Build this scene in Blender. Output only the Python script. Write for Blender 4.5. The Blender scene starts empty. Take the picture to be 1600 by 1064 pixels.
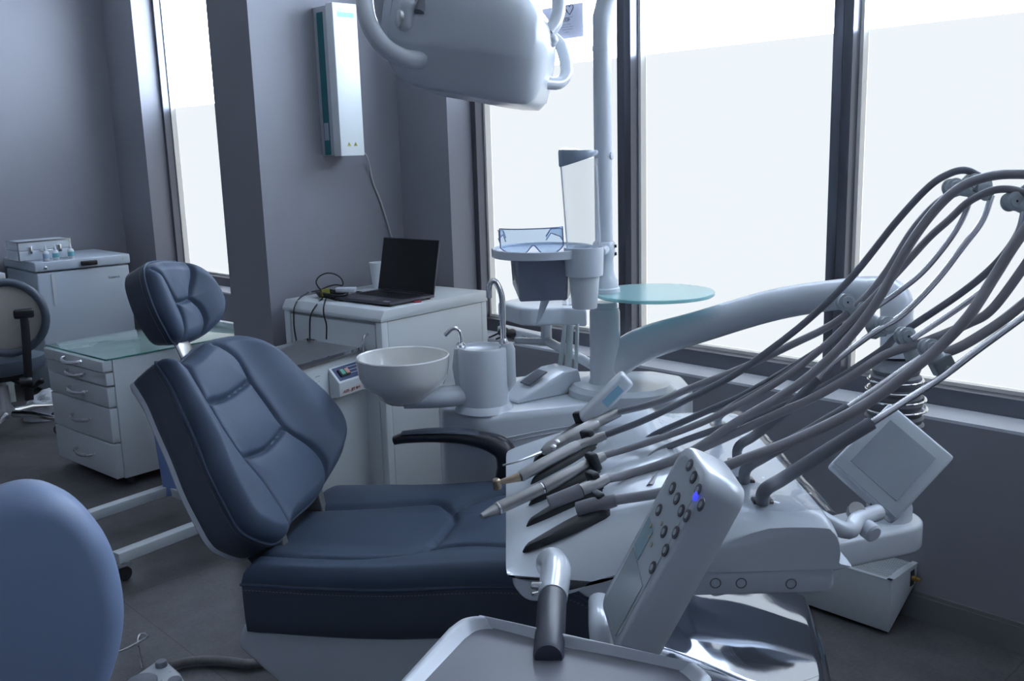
import bpy, bmesh, math, random
from mathutils import Vector, Matrix, noise
random.seed(7)
SC = bpy.context.scene
COL = SC.collection
PI = math.pi

# ------------------------------------------------------------------ camera
F, CAMH = 1510.0, 1.5
PIT, ROL, YAW = math.radians(11.2), math.radians(-1.686), math.radians(-46.4)
_cy, _sy, _cp, _sp, _cr, _sr = math.cos(YAW), math.sin(YAW), math.cos(PIT), math.sin(PIT), math.cos(ROL), math.sin(ROL)
EYE = Vector((0, 0, CAMH))


def ray(px, py):
    X, Y = (px - 800) / F, (py - 532) / F
    x, up = _cr * X + _sr * Y, -(-_sr * X + _cr * Y)
    y, z = _cp + _sp * up, -_sp + _cp * up
    return Vector((_cy * x + _sy * y, -_sy * x + _cy * y, z))


c0 = ray(800, 532)
cright, cdown = ray(800 + F, 532) - c0, ray(800, 532 + F) - c0
cd = bpy.data.cameras.new('camera')
cam = bpy.data.objects.new('camera', cd)
COL.objects.link(cam)
cd.sensor_width = 36.0
cd.lens = F / 1600 * 36.0
cd.clip_start = 0.05
Mc = Matrix((cright, -cdown, -c0)).transposed().to_4x4()
Mc.translation = EYE
cam.matrix_world = Mc
SC.camera = cam

# ------------------------------------------------------------------ sky, exposure
SKY = 24.5
FILM = 0.98
wd = bpy.data.worlds.new('sky')
SC.world = wd
wd.use_nodes = True
wb = wd.node_tree.nodes['Background']
# sky ramp shaped for the room light: brighter near the horizon, dimmer overhead
_n, _l = wd.node_tree.nodes.new, wd.node_tree.links.new
_tc, _sx, _rp = _n('ShaderNodeTexCoord'), _n('ShaderNodeSeparateXYZ'), _n('ShaderNodeValToRGB')
_l(_tc.outputs['Generated'], _sx.inputs[0])
_l(_sx.outputs['Z'], _rp.inputs[0])
_rp.color_ramp.elements[0].position = .02
_rp.color_ramp.elements[0].color = (.74, .84, 1.0, 1)
_rp.color_ramp.elements[1].position = .62
_rp.color_ramp.elements[1].color = (.20, .24, .31, 1)
_l(_rp.outputs['Color'], wb.inputs[0])
wb.inputs[1].default_value = SKY
SC.view_settings.view_transform = 'Standard'
SC.view_settings.look = 'None'
SC.view_settings.gamma = 1.0
SC.view_settings.use_curve_mapping = False
SC.view_settings.exposure = 0.0


def at(px, py, d):
    return EYE + ray(px, py) * d


def onz(px, py, z):
    r = ray(px, py)
    return EYE + r * ((z - CAMH) / r.z)


def onx(px, py, X):
    r = ray(px, py)
    return EYE + r * (X / r.x)


def ony(px, py, Y):
    r = ray(px, py)
    return EYE + r * (Y / r.y)


def onpl(px, py, P0, n):
    r = ray(px, py)
    return EYE + r * ((P0 - EYE).dot(n) / r.dot(n))


UZ = Vector((0, 0, 1))
CO = Vector((-1.96, .98, 0))
CA = Vector((.81, .586, 0)).normalized()
CL = Vector((-CA.y, CA.x, 0))
RX = Vector((_cy, -_sy, 0))
FY = Vector((_sy, _cy, 0))


def ch(u, v, z): return CO + CA * u + CL * v + UZ * z     # dental chair frame
def rf(r, f, z): return RX * r + FY * f + UZ * z          # delivery unit frame


# ------------------------------------------------------------------ materials
def mat(name, col, rough=.5, metal=0.0, bump=0.0, bscale=200.0, var=0.0, vscale=6.0, coat=0.0, spec=.5, emit=None, estr=0.0, detail=3.0):
    m = bpy.data.materials.new(name)
    m.use_nodes = True
    nt = m.node_tree
    b = nt.nodes['Principled BSDF']
    b.inputs['Base Color'].default_value = (*col, 1)
    b.inputs['Roughness'].default_value = rough
    b.inputs['Metallic'].default_value = metal
    b.inputs['Coat Weight'].default_value = coat
    b.inputs['Coat Roughness'].default_value = .04
    b.inputs['Specular IOR Level'].default_value = spec
    if emit:
        b.inputs['Emission Color'].default_value = (*emit, 1)
        b.inputs['Emission Strength'].default_value = estr
    tc = nt.nodes.new('ShaderNodeTexCoord')
    if bump > 0:
        n = nt.nodes.new('ShaderNodeTexNoise')
        n.inputs['Scale'].default_value = bscale
        n.inputs['Detail'].default_value = detail
        bp = nt.nodes.new('ShaderNodeBump')
        bp.inputs['Strength'].default_value = bump
        bp.inputs['Distance'].default_value = .01
        nt.links.new(tc.outputs['Object'], n.inputs['Vector'])
        nt.links.new(n.outputs['Fac'], bp.inputs['Height'])
        nt.links.new(bp.outputs['Normal'], b.inputs['Normal'])
    if var > 0:
        n = nt.nodes.new('ShaderNodeTexNoise')
        n.inputs['Scale'].default_value = vscale
        n.inputs['Detail'].default_value = 5
        r = nt.nodes.new('ShaderNodeValToRGB')
        r.color_ramp.elements[0].position = .3
        r.color_ramp.elements[1].position = .7
        r.color_ramp.elements[0].color = (*[c * (1 - var) for c in col], 1)
        r.color_ramp.elements[1].color = (*[min(1, c * (1 + var)) for c in col], 1)
        nt.links.new(tc.outputs['Object'], n.inputs['Vector'])
        nt.links.new(n.outputs['Fac'], r.inputs['Fac'])
        nt.links.new(r.outputs['Color'], b.inputs['Base Color'])
    return m


def glassy(name, col, transp, rough=.05, gloss=(1, 1, 1), bump=0.0, bscale=30.0):
    """clear sheet: transparent (tinted) mixed with a fresnel-weighted glossy reflection"""
    m = bpy.data.materials.new(name)
    m.use_nodes = True
    nt = m.node_tree
    nt.nodes.clear()
    o = nt.nodes.new('ShaderNodeOutputMaterial')
    t = nt.nodes.new('ShaderNodeBsdfTransparent')
    t.inputs[0].default_value = (*col, 1)
    d = nt.nodes.new('ShaderNodeBsdfDiffuse')
    d.inputs[0].default_value = (*col, 1)
    g = nt.nodes.new('ShaderNodeBsdfGlossy')
    g.inputs['Color'].default_value = (*gloss, 1)
    g.inputs['Roughness'].default_value = rough
    fr = nt.nodes.new('ShaderNodeFresnel')
    ge = nt.nodes.new('ShaderNodeNewGeometry')          # a thin sheet reflects alike from both faces
    mm = nt.nodes.new('ShaderNodeMath')
    mm.operation = 'MULTIPLY_ADD'
    mm.inputs[1].default_value = 1 / 1.45 - 1.45
    mm.inputs[2].default_value = 1.45
    nt.links.new(ge.outputs['Backfacing'], mm.inputs[0])
    nt.links.new(mm.outputs[0], fr.inputs['IOR'])
    m1 = nt.nodes.new('ShaderNodeMixShader')
    m1.inputs[0].default_value = transp
    m2 = nt.nodes.new('ShaderNodeMixShader')
    nt.links.new(d.outputs[0], m1.inputs[1])
    nt.links.new(t.outputs[0], m1.inputs[2])
    nt.links.new(fr.outputs[0], m2.inputs[0])
    nt.links.new(m1.outputs[0], m2.inputs[1])
    nt.links.new(g.outputs[0], m2.inputs[2])
    nt.links.new(m2.outputs[0], o.inputs[0])
    if bump > 0:
        tc = nt.nodes.new('ShaderNodeTexCoord')
        n = nt.nodes.new('ShaderNodeTexNoise')
        n.inputs['Scale'].default_value = bscale
        n.inputs['Detail'].default_value = 3
        bp = nt.nodes.new('ShaderNodeBump')
        bp.inputs['Strength'].default_value = bump
        bp.inputs['Distance'].default_value = .02
        nt.links.new(tc.outputs['Object'], n.inputs['Vector'])
        nt.links.new(n.outputs['Fac'], bp.inputs['Height'])
        nt.links.new(bp.outputs['Normal'], g.inputs['Normal'])
        nt.links.new(bp.outputs['Normal'], fr.inputs['Normal'])
    return m


M = {}
M['wall'] = mat('painted wall', (.255, .262, .30), .75, bump=.05, bscale=350, var=.03, vscale=3)
M['ceil'] = mat('white ceiling', (.55, .55, .55), .9)
M['frame'] = mat('anthracite aluminium', (.13, .14, .17), .30, .6, var=.05)
M['gasket'] = mat('pale glazing bead', (.80, .79, .76), .25)
M['white'] = mat('white plastic', (.60, .645, .70), .22, coat=.2, var=.015, vscale=4)
M['whitem'] = mat('white matt plastic', (.60, .64, .70), .42, var=.02)
M['enamel'] = mat('white enamel metal', (.58, .63, .66), .3, var=.02)
M['cab'] = mat('white cabinet steel', (.62, .67, .70), .35, var=.02)
M['ceram'] = mat('white ceramic', (.74, .74, .72), .12, coat=.5)
M['leather'] = mat('slate blue leather', (.058, .083, .130), .55, bump=.10, bscale=900, var=.06, vscale=10, spec=.3)
M['leather_dark'] = mat('dark blue leather', (.062, .080, .110), .5, bump=.12, bscale=900, var=.05, vscale=12)
M['stitch'] = mat('pale stitching', (.16, .18, .22), .7)
M['black'] = mat('black plastic', (.012, .013, .017), .35, var=.1)
M['armpad'] = mat('black armrest plastic', (.016, .019, .028), .3, var=.08)
M['rubber'] = mat('black rubber', (.016, .020, .026), .5, var=.1)
M['chrome'] = mat('chrome', (.75, .76, .78), .12, 1.0)
M['steel'] = mat('brushed steel', (.55, .56, .57), .3, 1.0, var=.05, vscale=40)
M['satin'] = mat('satin metal', (.37, .37, .37), .33, .85, var=.04, vscale=40)
M['brass'] = mat('warm metal tip', (.45, .36, .27), .35, .8)
M['hose'] = mat('grey silicone hose', (.27, .27, .295), .48, var=.05, vscale=15)
M['hose_dark'] = mat('dark grey hose', (.145, .16, .19), .5, var=.05, vscale=15)
M['rod'] = mat('polished rod', (.80, .80, .84), .22, 1.0)
M['roller'] = mat('translucent roller plastic', (.42, .47, .50), .25, var=.03)
M['teal'] = mat('teal panel', (.015, .14, .17), .45)
M['bluebag'] = mat('light blue sheet', (.13, .20, .42), .6)
M['beige'] = mat('beige shell', (.42, .40, .38), .4)
M['floor'] = None


def tile_floor():
    m = bpy.data.materials.new('grey stone tile')
    m.use_nodes = True
    nt = m.node_tree
    b = nt.nodes['Principled BSDF']
    b.inputs['Roughness'].default_value = .5
    tc = nt.nodes.new('ShaderNodeTexCoord')
    mp = nt.nodes.new('ShaderNodeMapping')
    mp.inputs['Rotation'].default_value = (0, 0, math.radians(0))
    mp.inputs['Location'].default_value = (.2, .33, 0)
    br = nt.nodes.new('ShaderNodeTexBrick')
    br.offset = 0.5
    br.inputs['Color1'].default_value = (1, 1, 1, 1)
    br.inputs['Color2'].default_value = (.93, .93, .93, 1)
    br.inputs['Mortar'].default_value = (.55, .55, .55, 1)
    br.inputs['Scale'].default_value = 1.0
    br.inputs['Mortar Size'].default_value = .002
    br.inputs['Brick Width'].default_value = 1.2
    br.inputs['Row Height'].default_value = .6
    n1 = nt.nodes.new('ShaderNodeTexNoise')
    n1.inputs['Scale'].default_value = 7
    n1.inputs['Detail'].default_value = 8
    n1.inputs['Roughness'].default_value = .7
    n2 = nt.nodes.new('ShaderNodeTexNoise')
    n2.inputs['Scale'].default_value = 90
    n2.inputs['Detail'].default_value = 4
    r = nt.nodes.new('ShaderNodeValToRGB')
    r.color_ramp.elements[0].position, r.color_ramp.elements[1].position = .3, .72
    r.color_ramp.elements[0].color = (.056, .056, .063, 1)
    r.color_ramp.elements[1].color = (.135, .135, .143, 1)
    mx = nt.nodes.new('ShaderNodeMixRGB')
    mx.inputs[0].default_value = .35
    mu = nt.nodes.new('ShaderNodeMixRGB')
    mu.blend_type = 'MULTIPLY'
    mu.inputs[0].default_value = 1
    L = nt.links.new
    L(tc.outputs['Object'], mp.inputs[0])
    L(mp.outputs[0], br.inputs[0])
    L(mp.outputs[0], n1.inputs[0])
    L(mp.outputs[0], n2.inputs[0])
    L(n1.outputs['Fac'], mx.inputs[1])
    L(n2.outputs['Fac'], mx.inputs[2])
    L(mx.outputs[0], r.inputs[0])
    L(r.outputs[0], mu.inputs[1])
    L(br.outputs[0], mu.inputs[2])
    L(mu.outputs[0], b.inputs['Base Color'])
    return m


M['floor'] = tile_floor()
M['film'] = mat('frosted window film lit by daylight', (.03, .03, .03), .6, spec=.1, emit=(.87, .925, .965), estr=FILM)
M['pane'] = glassy('clear pane', (.97, .98, .98), 1.0, .02)
M['gtable'] = glassy('frosted green glass', (.50, .78, .80), .42, .15)
M['acryl'] = glassy('clear acrylic', (.93, .95, .97), .93, .05)
M['goggle'] = glassy('blue tinted goggles', (.62, .74, .90), .9, .05)
M['goggle_rim'] = glassy('blue goggle rim', (.18, .25, .45), .35, .1)
M['ctop'] = glassy('clear glass sheet', (.72, .84, .82), .80, .04)
M['wrap'] = glassy('clear plastic wrap', (.96, .975, 1.0), .97, .08, bump=.25, bscale=9)


# ------------------------------------------------------------------ mesh builder
def cr(pts, k=6, closed=False):
    """Catmull-Rom resampling of a list of Vectors"""
    P = [Vector(p) for p in pts]
    n = len(P)
    out = []
    rng = range(n if closed else n - 1)
    for i in rng:
        if closed:
            a, b, c, d = P[(i - 1) % n], P[i], P[(i + 1) % n], P[(i + 2) % n]
        else:
            b, c = P[i], P[i + 1]
            a = P[i - 1] if i > 0 else b * 2 - c
            d = P[i + 2] if i + 2 < n else c * 2 - b
        for j in range(k):
            t = j / k
            out.append(.5 * ((2 * b) + (c - a) * t + (2 * a - 5 * b + 4 * c - d) * t * t + (3 * b - a - 3 * c + d) * t ** 3))
    if not closed:
        out.append(P[-1].copy())
    return out


def crf(vals, k=6):
    v = [Vector((x, 0, 0)) for x in vals]
    return [max(1e-4, p.x) for p in cr(v, k)]


class MB:
    def __init__(s):
        s.v, s.f = [], []

    def add(s, verts, faces):
        o = len(s.v)
        s.v += [Vector(p) for p in verts]
        s.f += [[i + o for i in f] for f in faces]
        return s

    def hexa(s, b, t):
        return s.add(list(b) + list(t), [(3, 2, 1, 0), (4, 5, 6, 7), (0, 1, 5, 4), (1, 2, 6, 5), (2, 3, 7, 6), (3, 0, 4, 7)])

    def box(s, x0, x1, y0, y1, z0, z1, fn=None):
        b = [(x0, y0, z0), (x1, y0, z0), (x1, y1, z0), (x0, y1, z0)]
        t = [(x, y, z1) for x, y, _ in b]
        if fn:
            b, t = [fn(*p) for p in b], [fn(*p) for p in t]
        return s.hexa(b, t)

    def obox(s, c, ex, ey, ez, sx, sy, sz):
        ex, ey, ez = ex.normalized(), ey.normalized(), ez.normalized()
        c = Vector(c)
        q = [(-1, -1), (1, -1), (1, 1), (-1, 1)]
        return s.hexa([c + ex * a * sx / 2 + ey * b * sy / 2 - ez * sz / 2 for a, b in q],
                      [c + ex * a * sx / 2 + ey * b * sy / 2 + ez * sz / 2 for a, b in q])

    def prism(s, poly, d):
        n = len(poly)
        P = [Vector(p) for p in poly]
        d = Vector(d)
        return s.add(P + [p + d for p in P], [list(range(n))[::-1], list(range(n, 2 * n))] + [(i, (i + 1) % n, n + (i + 1) % n, n + i) for i in range(n)])

    def tube(s, pts, r, n=10, cap=True, closed=False, flat=None):
        """flat=(direction, factor): cross-section stretched along a fixed direction"""
        P = [Vector(p) for p in pts]
        m = len(P)
        R = r if isinstance(r, (list, tuple)) else [r] * m
        V, Fc = [], []
        u = None
        for i in range(m):
            a = P[(i - 1) % m] if (i > 0 or closed) else P[i]
            b = P[(i + 1) % m] if (i < m - 1 or closed) else P[i]
            t = (b - a)
            t = t.normalized() if t.length > 1e-9 else Vector((0, 0, 1))
            if flat:
                w = Vector(flat[0]).normalized()
                uu = w.cross(t).normalized()
                ww = w * flat[1]
            else:
                if u is None:
                    u = t.orthogonal().normalized()
                u = (u - t * u.dot(t)).normalized()
                uu, ww = u, t.cross(u)
            for k in range(n):
                an = 2 * PI * k / n
                V.append(P[i] + (uu * math.cos(an) + ww * math.sin(an)) * R[i])
        for i in range(m if closed else m - 1):
            for k in range(n):
                j = (i + 1) % m
                Fc.append((i * n + k, i * n + (k + 1) % n, j * n + (k + 1) % n, j * n + k))
        if cap and not closed:
            Fc += [list(range(n))[::-1], list(range((m - 1) * n, m * n))]
        return s.add(V, Fc)

    def lathe(s, prof, o, axis=UZ, n=32, cap=True):
        o, ax = Vector(o), Vector(axis).normalized()
        e1 = ax.orthogonal().normalized()
        e2 = ax.cross(e1)
        V, Fc = [], []
        m = len(prof)
        for r, h in prof:
            for k in range(n):
                a = 2 * PI * k / n
                V.append(o + ax * h + (e1 * math.cos(a) + e2 * math.sin(a)) * max(r, 1e-4))
        for i in range(m - 1):
            for k in range(n):
                Fc.append((i * n + k, i * n + (k + 1) % n, (i + 1) * n + (k + 1) % n, (i + 1) * n + k))
        if cap:
            Fc += [list(range(n))[::-1], list(range((m - 1) * n, m * n))]
        return s.add(V, Fc)

    def rings(s, rg, cap=True):
        """loft of closed rings with equal counts"""
        n = len(rg[0])
        V = [p for r in rg for p in r]
        Fc = [(i * n + k, i * n + (k + 1) % n, (i + 1) * n + (k + 1) % n, (i + 1) * n + k) for i in range(len(rg) - 1) for k in range(n)]
        if cap:
            Fc += [list(range(n))[::-1], list(range((len(rg) - 1) * n, len(rg) * n))]
        return s.add(V, Fc)

    def ball(s, c, r, n=16):
        prof = [(r * math.sin(PI * i / (n // 2)), -r * math.cos(PI * i / (n // 2))) for i in range(n // 2 + 1)]
        return s.lathe(prof, c, UZ, n)

    def build(s, name, m, parent=None, bevel=0, seg=3, sharp=38, recalc=True, world=None):
        me = bpy.data.meshes.new(name)
        bm = bmesh.new()
        vs = [bm.verts.new(p) for p in s.v]
        for f in s.f:
            try:
                bm.faces.new([vs[i] for i in f])
            except ValueError:
                pass
        bmesh.ops.remove_doubles(bm, verts=bm.verts, dist=1e-6)
        if recalc:
            bmesh.ops.recalc_face_normals(bm, faces=bm.faces)
        if bevel:
            es = [e for e in bm.edges if len(e.link_faces) == 2 and e.calc_face_angle(0) > math.radians(28)]
            bmesh.ops.bevel(bm, geom=es, offset=bevel, segments=seg, profile=.5, affect='EDGES', clamp_overlap=True)
        for e in bm.edges:
            e.smooth = len(e.link_faces) == 2 and e.calc_face_angle(0) <= math.radians(sharp)
        for f in bm.faces:
            f.smooth = True
        bm.to_mesh(me)
        bm.free()
        o = bpy.data.objects.new(name, me)
        COL.objects.link(o)
        me.materials.append(m)
        if parent is not None:
            W = wmat(parent)
            me.transform(W.inverted())
            o.parent = parent
        else:
            lo = Vector([min(v.co[i] for v in me.vertices) for i in range(3)])
            hi = Vector([max(v.co[i] for v in me.vertices) for i in range(3)])
            c = Vector(((lo.x + hi.x) / 2, (lo.y + hi.y) / 2, lo.z))
            me.transform(Matrix.Translation(-c))
            o.location = c
        return o


def wmat(o):
    W = Matrix.LocRotScale(o.location, o.rotation_euler, o.scale)
    return wmat(o.parent) @ W if o.parent else W


def thing(name, label, cat, loc, rz=0.0, group=None):
    o = bpy.data.objects.new(name, None)
    COL.objects.link(o)
    o.empty_display_size = .05
    o.location = loc
    o.rotation_euler = (0, 0, rz)
    o['label'], o['category'] = label, cat
    if group:
        o['group'] = group
    return o


def tag(o, label, cat, group=None):
    o['label'], o['category'] = label, cat
    if group:
        o['group'] = group
    return o


def struct(o):
    o['kind'] = 'structure'
    return o


def text_mesh(name, body, m, size, origin, ex, ey, parent=None, ext=.0004):
    """flat lettering: ex = reading direction, ey = up direction of the letters"""
    cu = bpy.data.curves.new('tmp', 'FONT')
    cu.body = body
    cu.size = size
    cu.extrude = ext
    cu.resolution_u = 3
    to = bpy.data.objects.new('tmp', cu)
    COL.objects.link(to)
    dg = bpy.context.evaluated_depsgraph_get()
    me = bpy.data.meshes.new_from_object(to.evaluated_get(dg))
    bpy.data.objects.remove(to)
    bpy.data.curves.remove(cu)
    ex, ey = Vector(ex).normalized(), Vector(ey).normalized()
    ez = ex.cross(ey)
    mb = MB()
    mb.add([Vector(origin) + ex * v.co.x + ey * v.co.y + ez * v.co.z for v in me.vertices], [list(p.vertices) for p in me.polygons])
    bpy.data.meshes.remove(me)
    return mb.build(name, m, parent, recalc=False)


def seg_dist(p, poly):
    best = 9.0
    for a, b in zip(poly, poly[1:]):
        ax, ay, bx, by = a[0], a[1], b[0], b[1]
        dx, dy = bx - ax, by - ay
        L = dx * dx + dy * dy
        t = 0 if L == 0 else max(0, min(1, ((p[0] - ax) * dx + (p[1] - ay) * dy) / L))
        ex, ey = ax + t * dx - p[0], ay + t * dy - p[1]
        d = ex * ex + ey * ey
        if d < best:
            best = d
    return math.sqrt(best)


def cushion(name, m, parent, outline, org, ea, eb, en, thick, edge=.03, seams=(), sdepth=.010, sw=.006, puff=.008, hf=None, N=300, R=64, side_taper=.92, centre=None, side_mat=None, follow=.3, pipe=True, inset=.0):
    """stuffed upholstery: outline in (a,b) about org; hf(a,b) gives crown height along en"""
    pts = cr([Vector((a, b, 0)) for a, b in outline], 8, closed=True)
    # equal spacing
    L = [0]
    for i in range(len(pts)):
        L.append(L[-1] + (pts[(i + 1) % len(pts)] - pts[i]).length)
    out, j = [], 0
    for i in range(N):
        t = L[-1] * i / N
        while L[j + 1] < t:
            j += 1
        a, b = pts[j], pts[(j + 1) % len(pts)]
        out.append(a.lerp(b, (t - L[j]) / max(1e-9, L[j + 1] - L[j])))
    c = Vector((sum(p.x for p in out) / N, sum(p.y for p in out) / N, 0)) if centre is None else Vector((*centre, 0))
    S = [[(p.x, p.y) for p in cr([Vector((x, y, 0)) for x, y in q], 5)] for q in seams]
    hf = hf or (lambda a, b: 0.0)

    def W(a, b, h): return org + ea * a + eb * b + en * h
    V, Fc = [], []
    top = []
    for k in range(1, R + 1):
        s = k / R
        s = 1 - (1 - s) ** 1.15
        ring = []
        for p in out:
            q = c + (p - c) * s
            de = (p - q).length
            h = hf(q.x, q.y)
            if de < edge:
                h -= edge - math.sqrt(max(0, edge * edge - (edge - de) ** 2))
            if S:
                ds = min(seg_dist((q.x, q.y), sm) for sm in S)
                h -= sdepth * math.exp(-(ds / sw) ** 2)
                w = min(1, de / .03)
                h += puff * (1 - math.exp(-ds / .03)) * w
            ring.append((q.x, q.y, h))
        top.append(ring)
    V = [W(c.x, c.y, top[0][0][2])]
    for ring in top:
        V += [W(*q) for q in ring]
    for k in range(N):
        Fc.append((0, 1 + k, 1 + (k + 1) % N))
    nr = R
    # side wall and back
    for d, tp in ((-.012, 1.0), (-thick * .35, 1.0), (-thick * .7, 1 - (1 - side_taper) * .4), (-thick * .92, side_taper), (-thick, side_taper - .05), (-thick, .4)):
        ring = []
        for i, p in enumerate(out):
            q = c + (p - c) * tp
            h0 = top[-1][i][2]
            ring.append((q.x, q.y, h0 + d if d > -thick * .6 else (h0 * follow + d)))
        V += [W(*q) for q in ring]
        nr += 1
    for r in range(nr - 1):
        for k in range(N):
            a = 1 + r * N
            Fc.append((a + k, a + (k + 1) % N, a + N + (k + 1) % N, a + N + k))
    Fc.append([1 + (nr - 1) * N + k for k in range(N)][::-1])
    mb = MB().add(V, Fc)
    o = mb.build(name, m, parent, sharp=80)
    if side_mat:
        o.data.materials.append(side_mat)
        for pl in o.data.polygons:
            if min(pl.vertices) >= 1 + (R - 1) * N:
                pl.material_index = 1
    if pipe:
        pp = MB()
        pp.tube([W(p.x, p.y, top[-1][i][2] - .006) + (W(p.x, p.y, 0) - W(c.x, c.y, 0)).normalized() * .0015 for i, p in enumerate(out)], .0038, 6, closed=True)
        pp.build('piping', m, o)
        st = MB()
        for i in range(0, N, 1):
            p, q = out[i], out[(i + 1) % N]
            h = top[-1][i][2] - .020
            a, b = W(p.x, p.y, h), W(*(p.lerp(q, .55)).xy, h)
            off = (W(p.x, p.y, 0) - W(c.x, c.y, 0)).normalized() * .0008
            st.tube([a + off, b + off], .0011, 4)
        st.build('stitching', M['stitch'], o)
    return o

# ================================================================== the room
WY = 2.874          # inner face of the window wall
GY = 3.10           # plane of the glass
FYW = 3.014         # front face of the window frames
CEIL, WTOP = 3.0, 2.72
XL, XR, YB = -7.1, 2.2, -2.6


def wall(name, *boxes):
    mb = MB()
    for b in boxes:
        mb.box(*b)
    return struct(mb.build(name, M['wall']))


fl = struct(MB().box(XL - .2, XR + .2, YB - .2, WY + .5, -.1, 0).build('floor', M['floor']))
struct(MB().box(XL - .2, XR + .2, YB - .2, WY + .5, CEIL, CEIL + .1).build('ceiling', M['ceil']))
wall('wall_left', (XL - .2, XL, YB - .2, WY + .5, 0, CEIL))
wall('wall_back', (XL, XR, YB - .2, YB, 0, CEIL))
wall('wall_right', (XR, XR + .2, YB - .2, WY + .5, 0, CEIL))
wall('wall_window', (XL, XR, WY, WY + .34, 0, .663), (XL, XR, WY, WY + .34, WTOP, CEIL),
     (XL, -6.603, WY, WY + .34, .663, WTOP), (-4.23, -3.397, WY, WY + .34, .663, WTOP), (1.45, XR, WY, WY + .34, .663, WTOP))
wall('wall_pier', (-4.111, -3.757, 2.125, WY + .01, 0, CEIL))
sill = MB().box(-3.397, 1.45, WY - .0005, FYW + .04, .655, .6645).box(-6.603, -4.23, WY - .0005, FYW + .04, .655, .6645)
sills = struct(sill.build('trim_sill', mat('window lit sill colour', (.62, .65, .72), .4)))  # added sill layer, coloured paler than the wall to carry window light
bb = MB()
bb.box(-3.757, XR, WY - .014, WY, 0, .08).box(-3.757, XR, WY - .010, WY, .08, .092)
struct(bb.build('baseboard_window', mat('grey baseboard', (.17, .18, .19), .5)))
bb = MB()
bb.box(XL, XL + .014, YB, WY, 0, .09)
struct(bb.build('baseboard_left', M['wall']))


def window(name, x0, x1, notice=False):
    """frame (bottom, top and one upright each side), bright bead, clear pane, frosted film on the lower part"""
    fr = MB()
    w = .034
    fr.box(x0, x0 + w, FYW, GY + .05, .663, WTOP)
    fr.box(x1 - w, x1, FYW, GY + .05, .663, WTOP)
    fr.box(x0 + w, x1 - w, FYW, GY + .05, .663, .722)
    fr.box(x0 + w, x1 - w, FYW, GY + .05, WTOP - .06, WTOP)
    o = struct(fr.build(name, M['frame'], bevel=.002, seg=1))
    g = MB()
    a, b, z0, z1 = x0 + w, x1 - w, .722, WTOP - .06
    t = .012
    g.box(a, a + t, GY - .038, GY - .004, z0, z1).box(b - t, b, GY - .038, GY - .004, z0, z1)
    g.box(a + t, b - t, GY - .038, GY - .004, z0, z0 + t).box(a + t, b - t, GY - .038, GY - .004, z1 - t, z1)
    g.build('glazing_bead', M['gasket'], o)
    MB().box(a, b, GY, GY + .006, z0, z1).build('pane', M['pane'], o)
    MB().box(a + t, b - t, GY - .003, GY - .001, z0 + t, 1.846).build('frosted_film', M['film'], o)
    return o


window('window_1', -6.603, -5.40)
window('window_2', -5.40, -4.23)
for i, (a, b) in enumerate(((-3.397, -2.492), (-2.492, -1.583), (-1.583, -.65), (-.65, .40), (.40, 1.45))):
    window('window_%d' % (i + 3), a, b)

# paper notice stuck outside on the clear part of the glass (read from the street, so mirrored here)
p = [ony(x, y, GY + .010) for x, y in ((848, 66), (912, 66), (912, 3), (848, 12))]
px0, px1, pz0, pz1 = p[0].x, p[1].x, p[0].z, p[2].z + .0
paper = mat('grey lilac paper', (.36, .37, .47), .8)          # thin paper: the sky behind it shines through
_nt = paper.node_tree
_tr, _ad = _nt.nodes.new('ShaderNodeBsdfTranslucent'), _nt.nodes.new('ShaderNodeAddShader')
_tr.inputs[0].default_value = (.0155, .0165, .020, 1)
_nt.links.new(_nt.nodes['Principled BSDF'].outputs[0], _ad.inputs[0])
_nt.links.new(_tr.outputs[0], _ad.inputs[1])
_nt.links.new(_ad.outputs[0], _nt.nodes['Material Output'].inputs[0])
nt_ = MB().add([(px0, GY + .0095, pz0), (px1, GY + .0095, pz0), (px1, GY + .0095, pz1), (px0, GY + .0095, pz1)], [(0, 1, 2, 3)]).build('paper_notice', paper, recalc=False)
tag(nt_, 'printed paper notice stuck to the clear glass above the frosted film', 'notice')
ink = mat('notice ink', (.10, .11, .16), .8)
w_, h_ = px1 - px0, pz1 - pz0
for body, sz, fx, fz in (('4000,', .026, .31, .50), ('....... ....... ......', .015, .24, .62), ('...... ....... ...', .015, .30, .42), ('....... ..... .......', .015, .24, .34), ('.......... ......', .015, .25, .27), ('......', .015, .35, .19)):
    text_mesh('print', body, ink, sz, (px1 - w_ * fx, GY + .0085, pz0 + h_ * fz), (-1, 0, 0), (0, 0, 1), nt_)
ht = MB()
cx, cz = px1 - w_ * .32, pz0 + h_ * .86
hp = [(0, -.022), (.012, -.010), (.022, .004), (.018, .016), (.008, .018), (0, .010), (-.008, .018), (-.018, .016), (-.022, .004), (-.012, -.010)]
ht.tube([(cx + a, GY + .0084, cz + b) for a, b in hp], .0022, 6, closed=True)
ht.build('heart_outline', ink, nt_)

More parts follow.
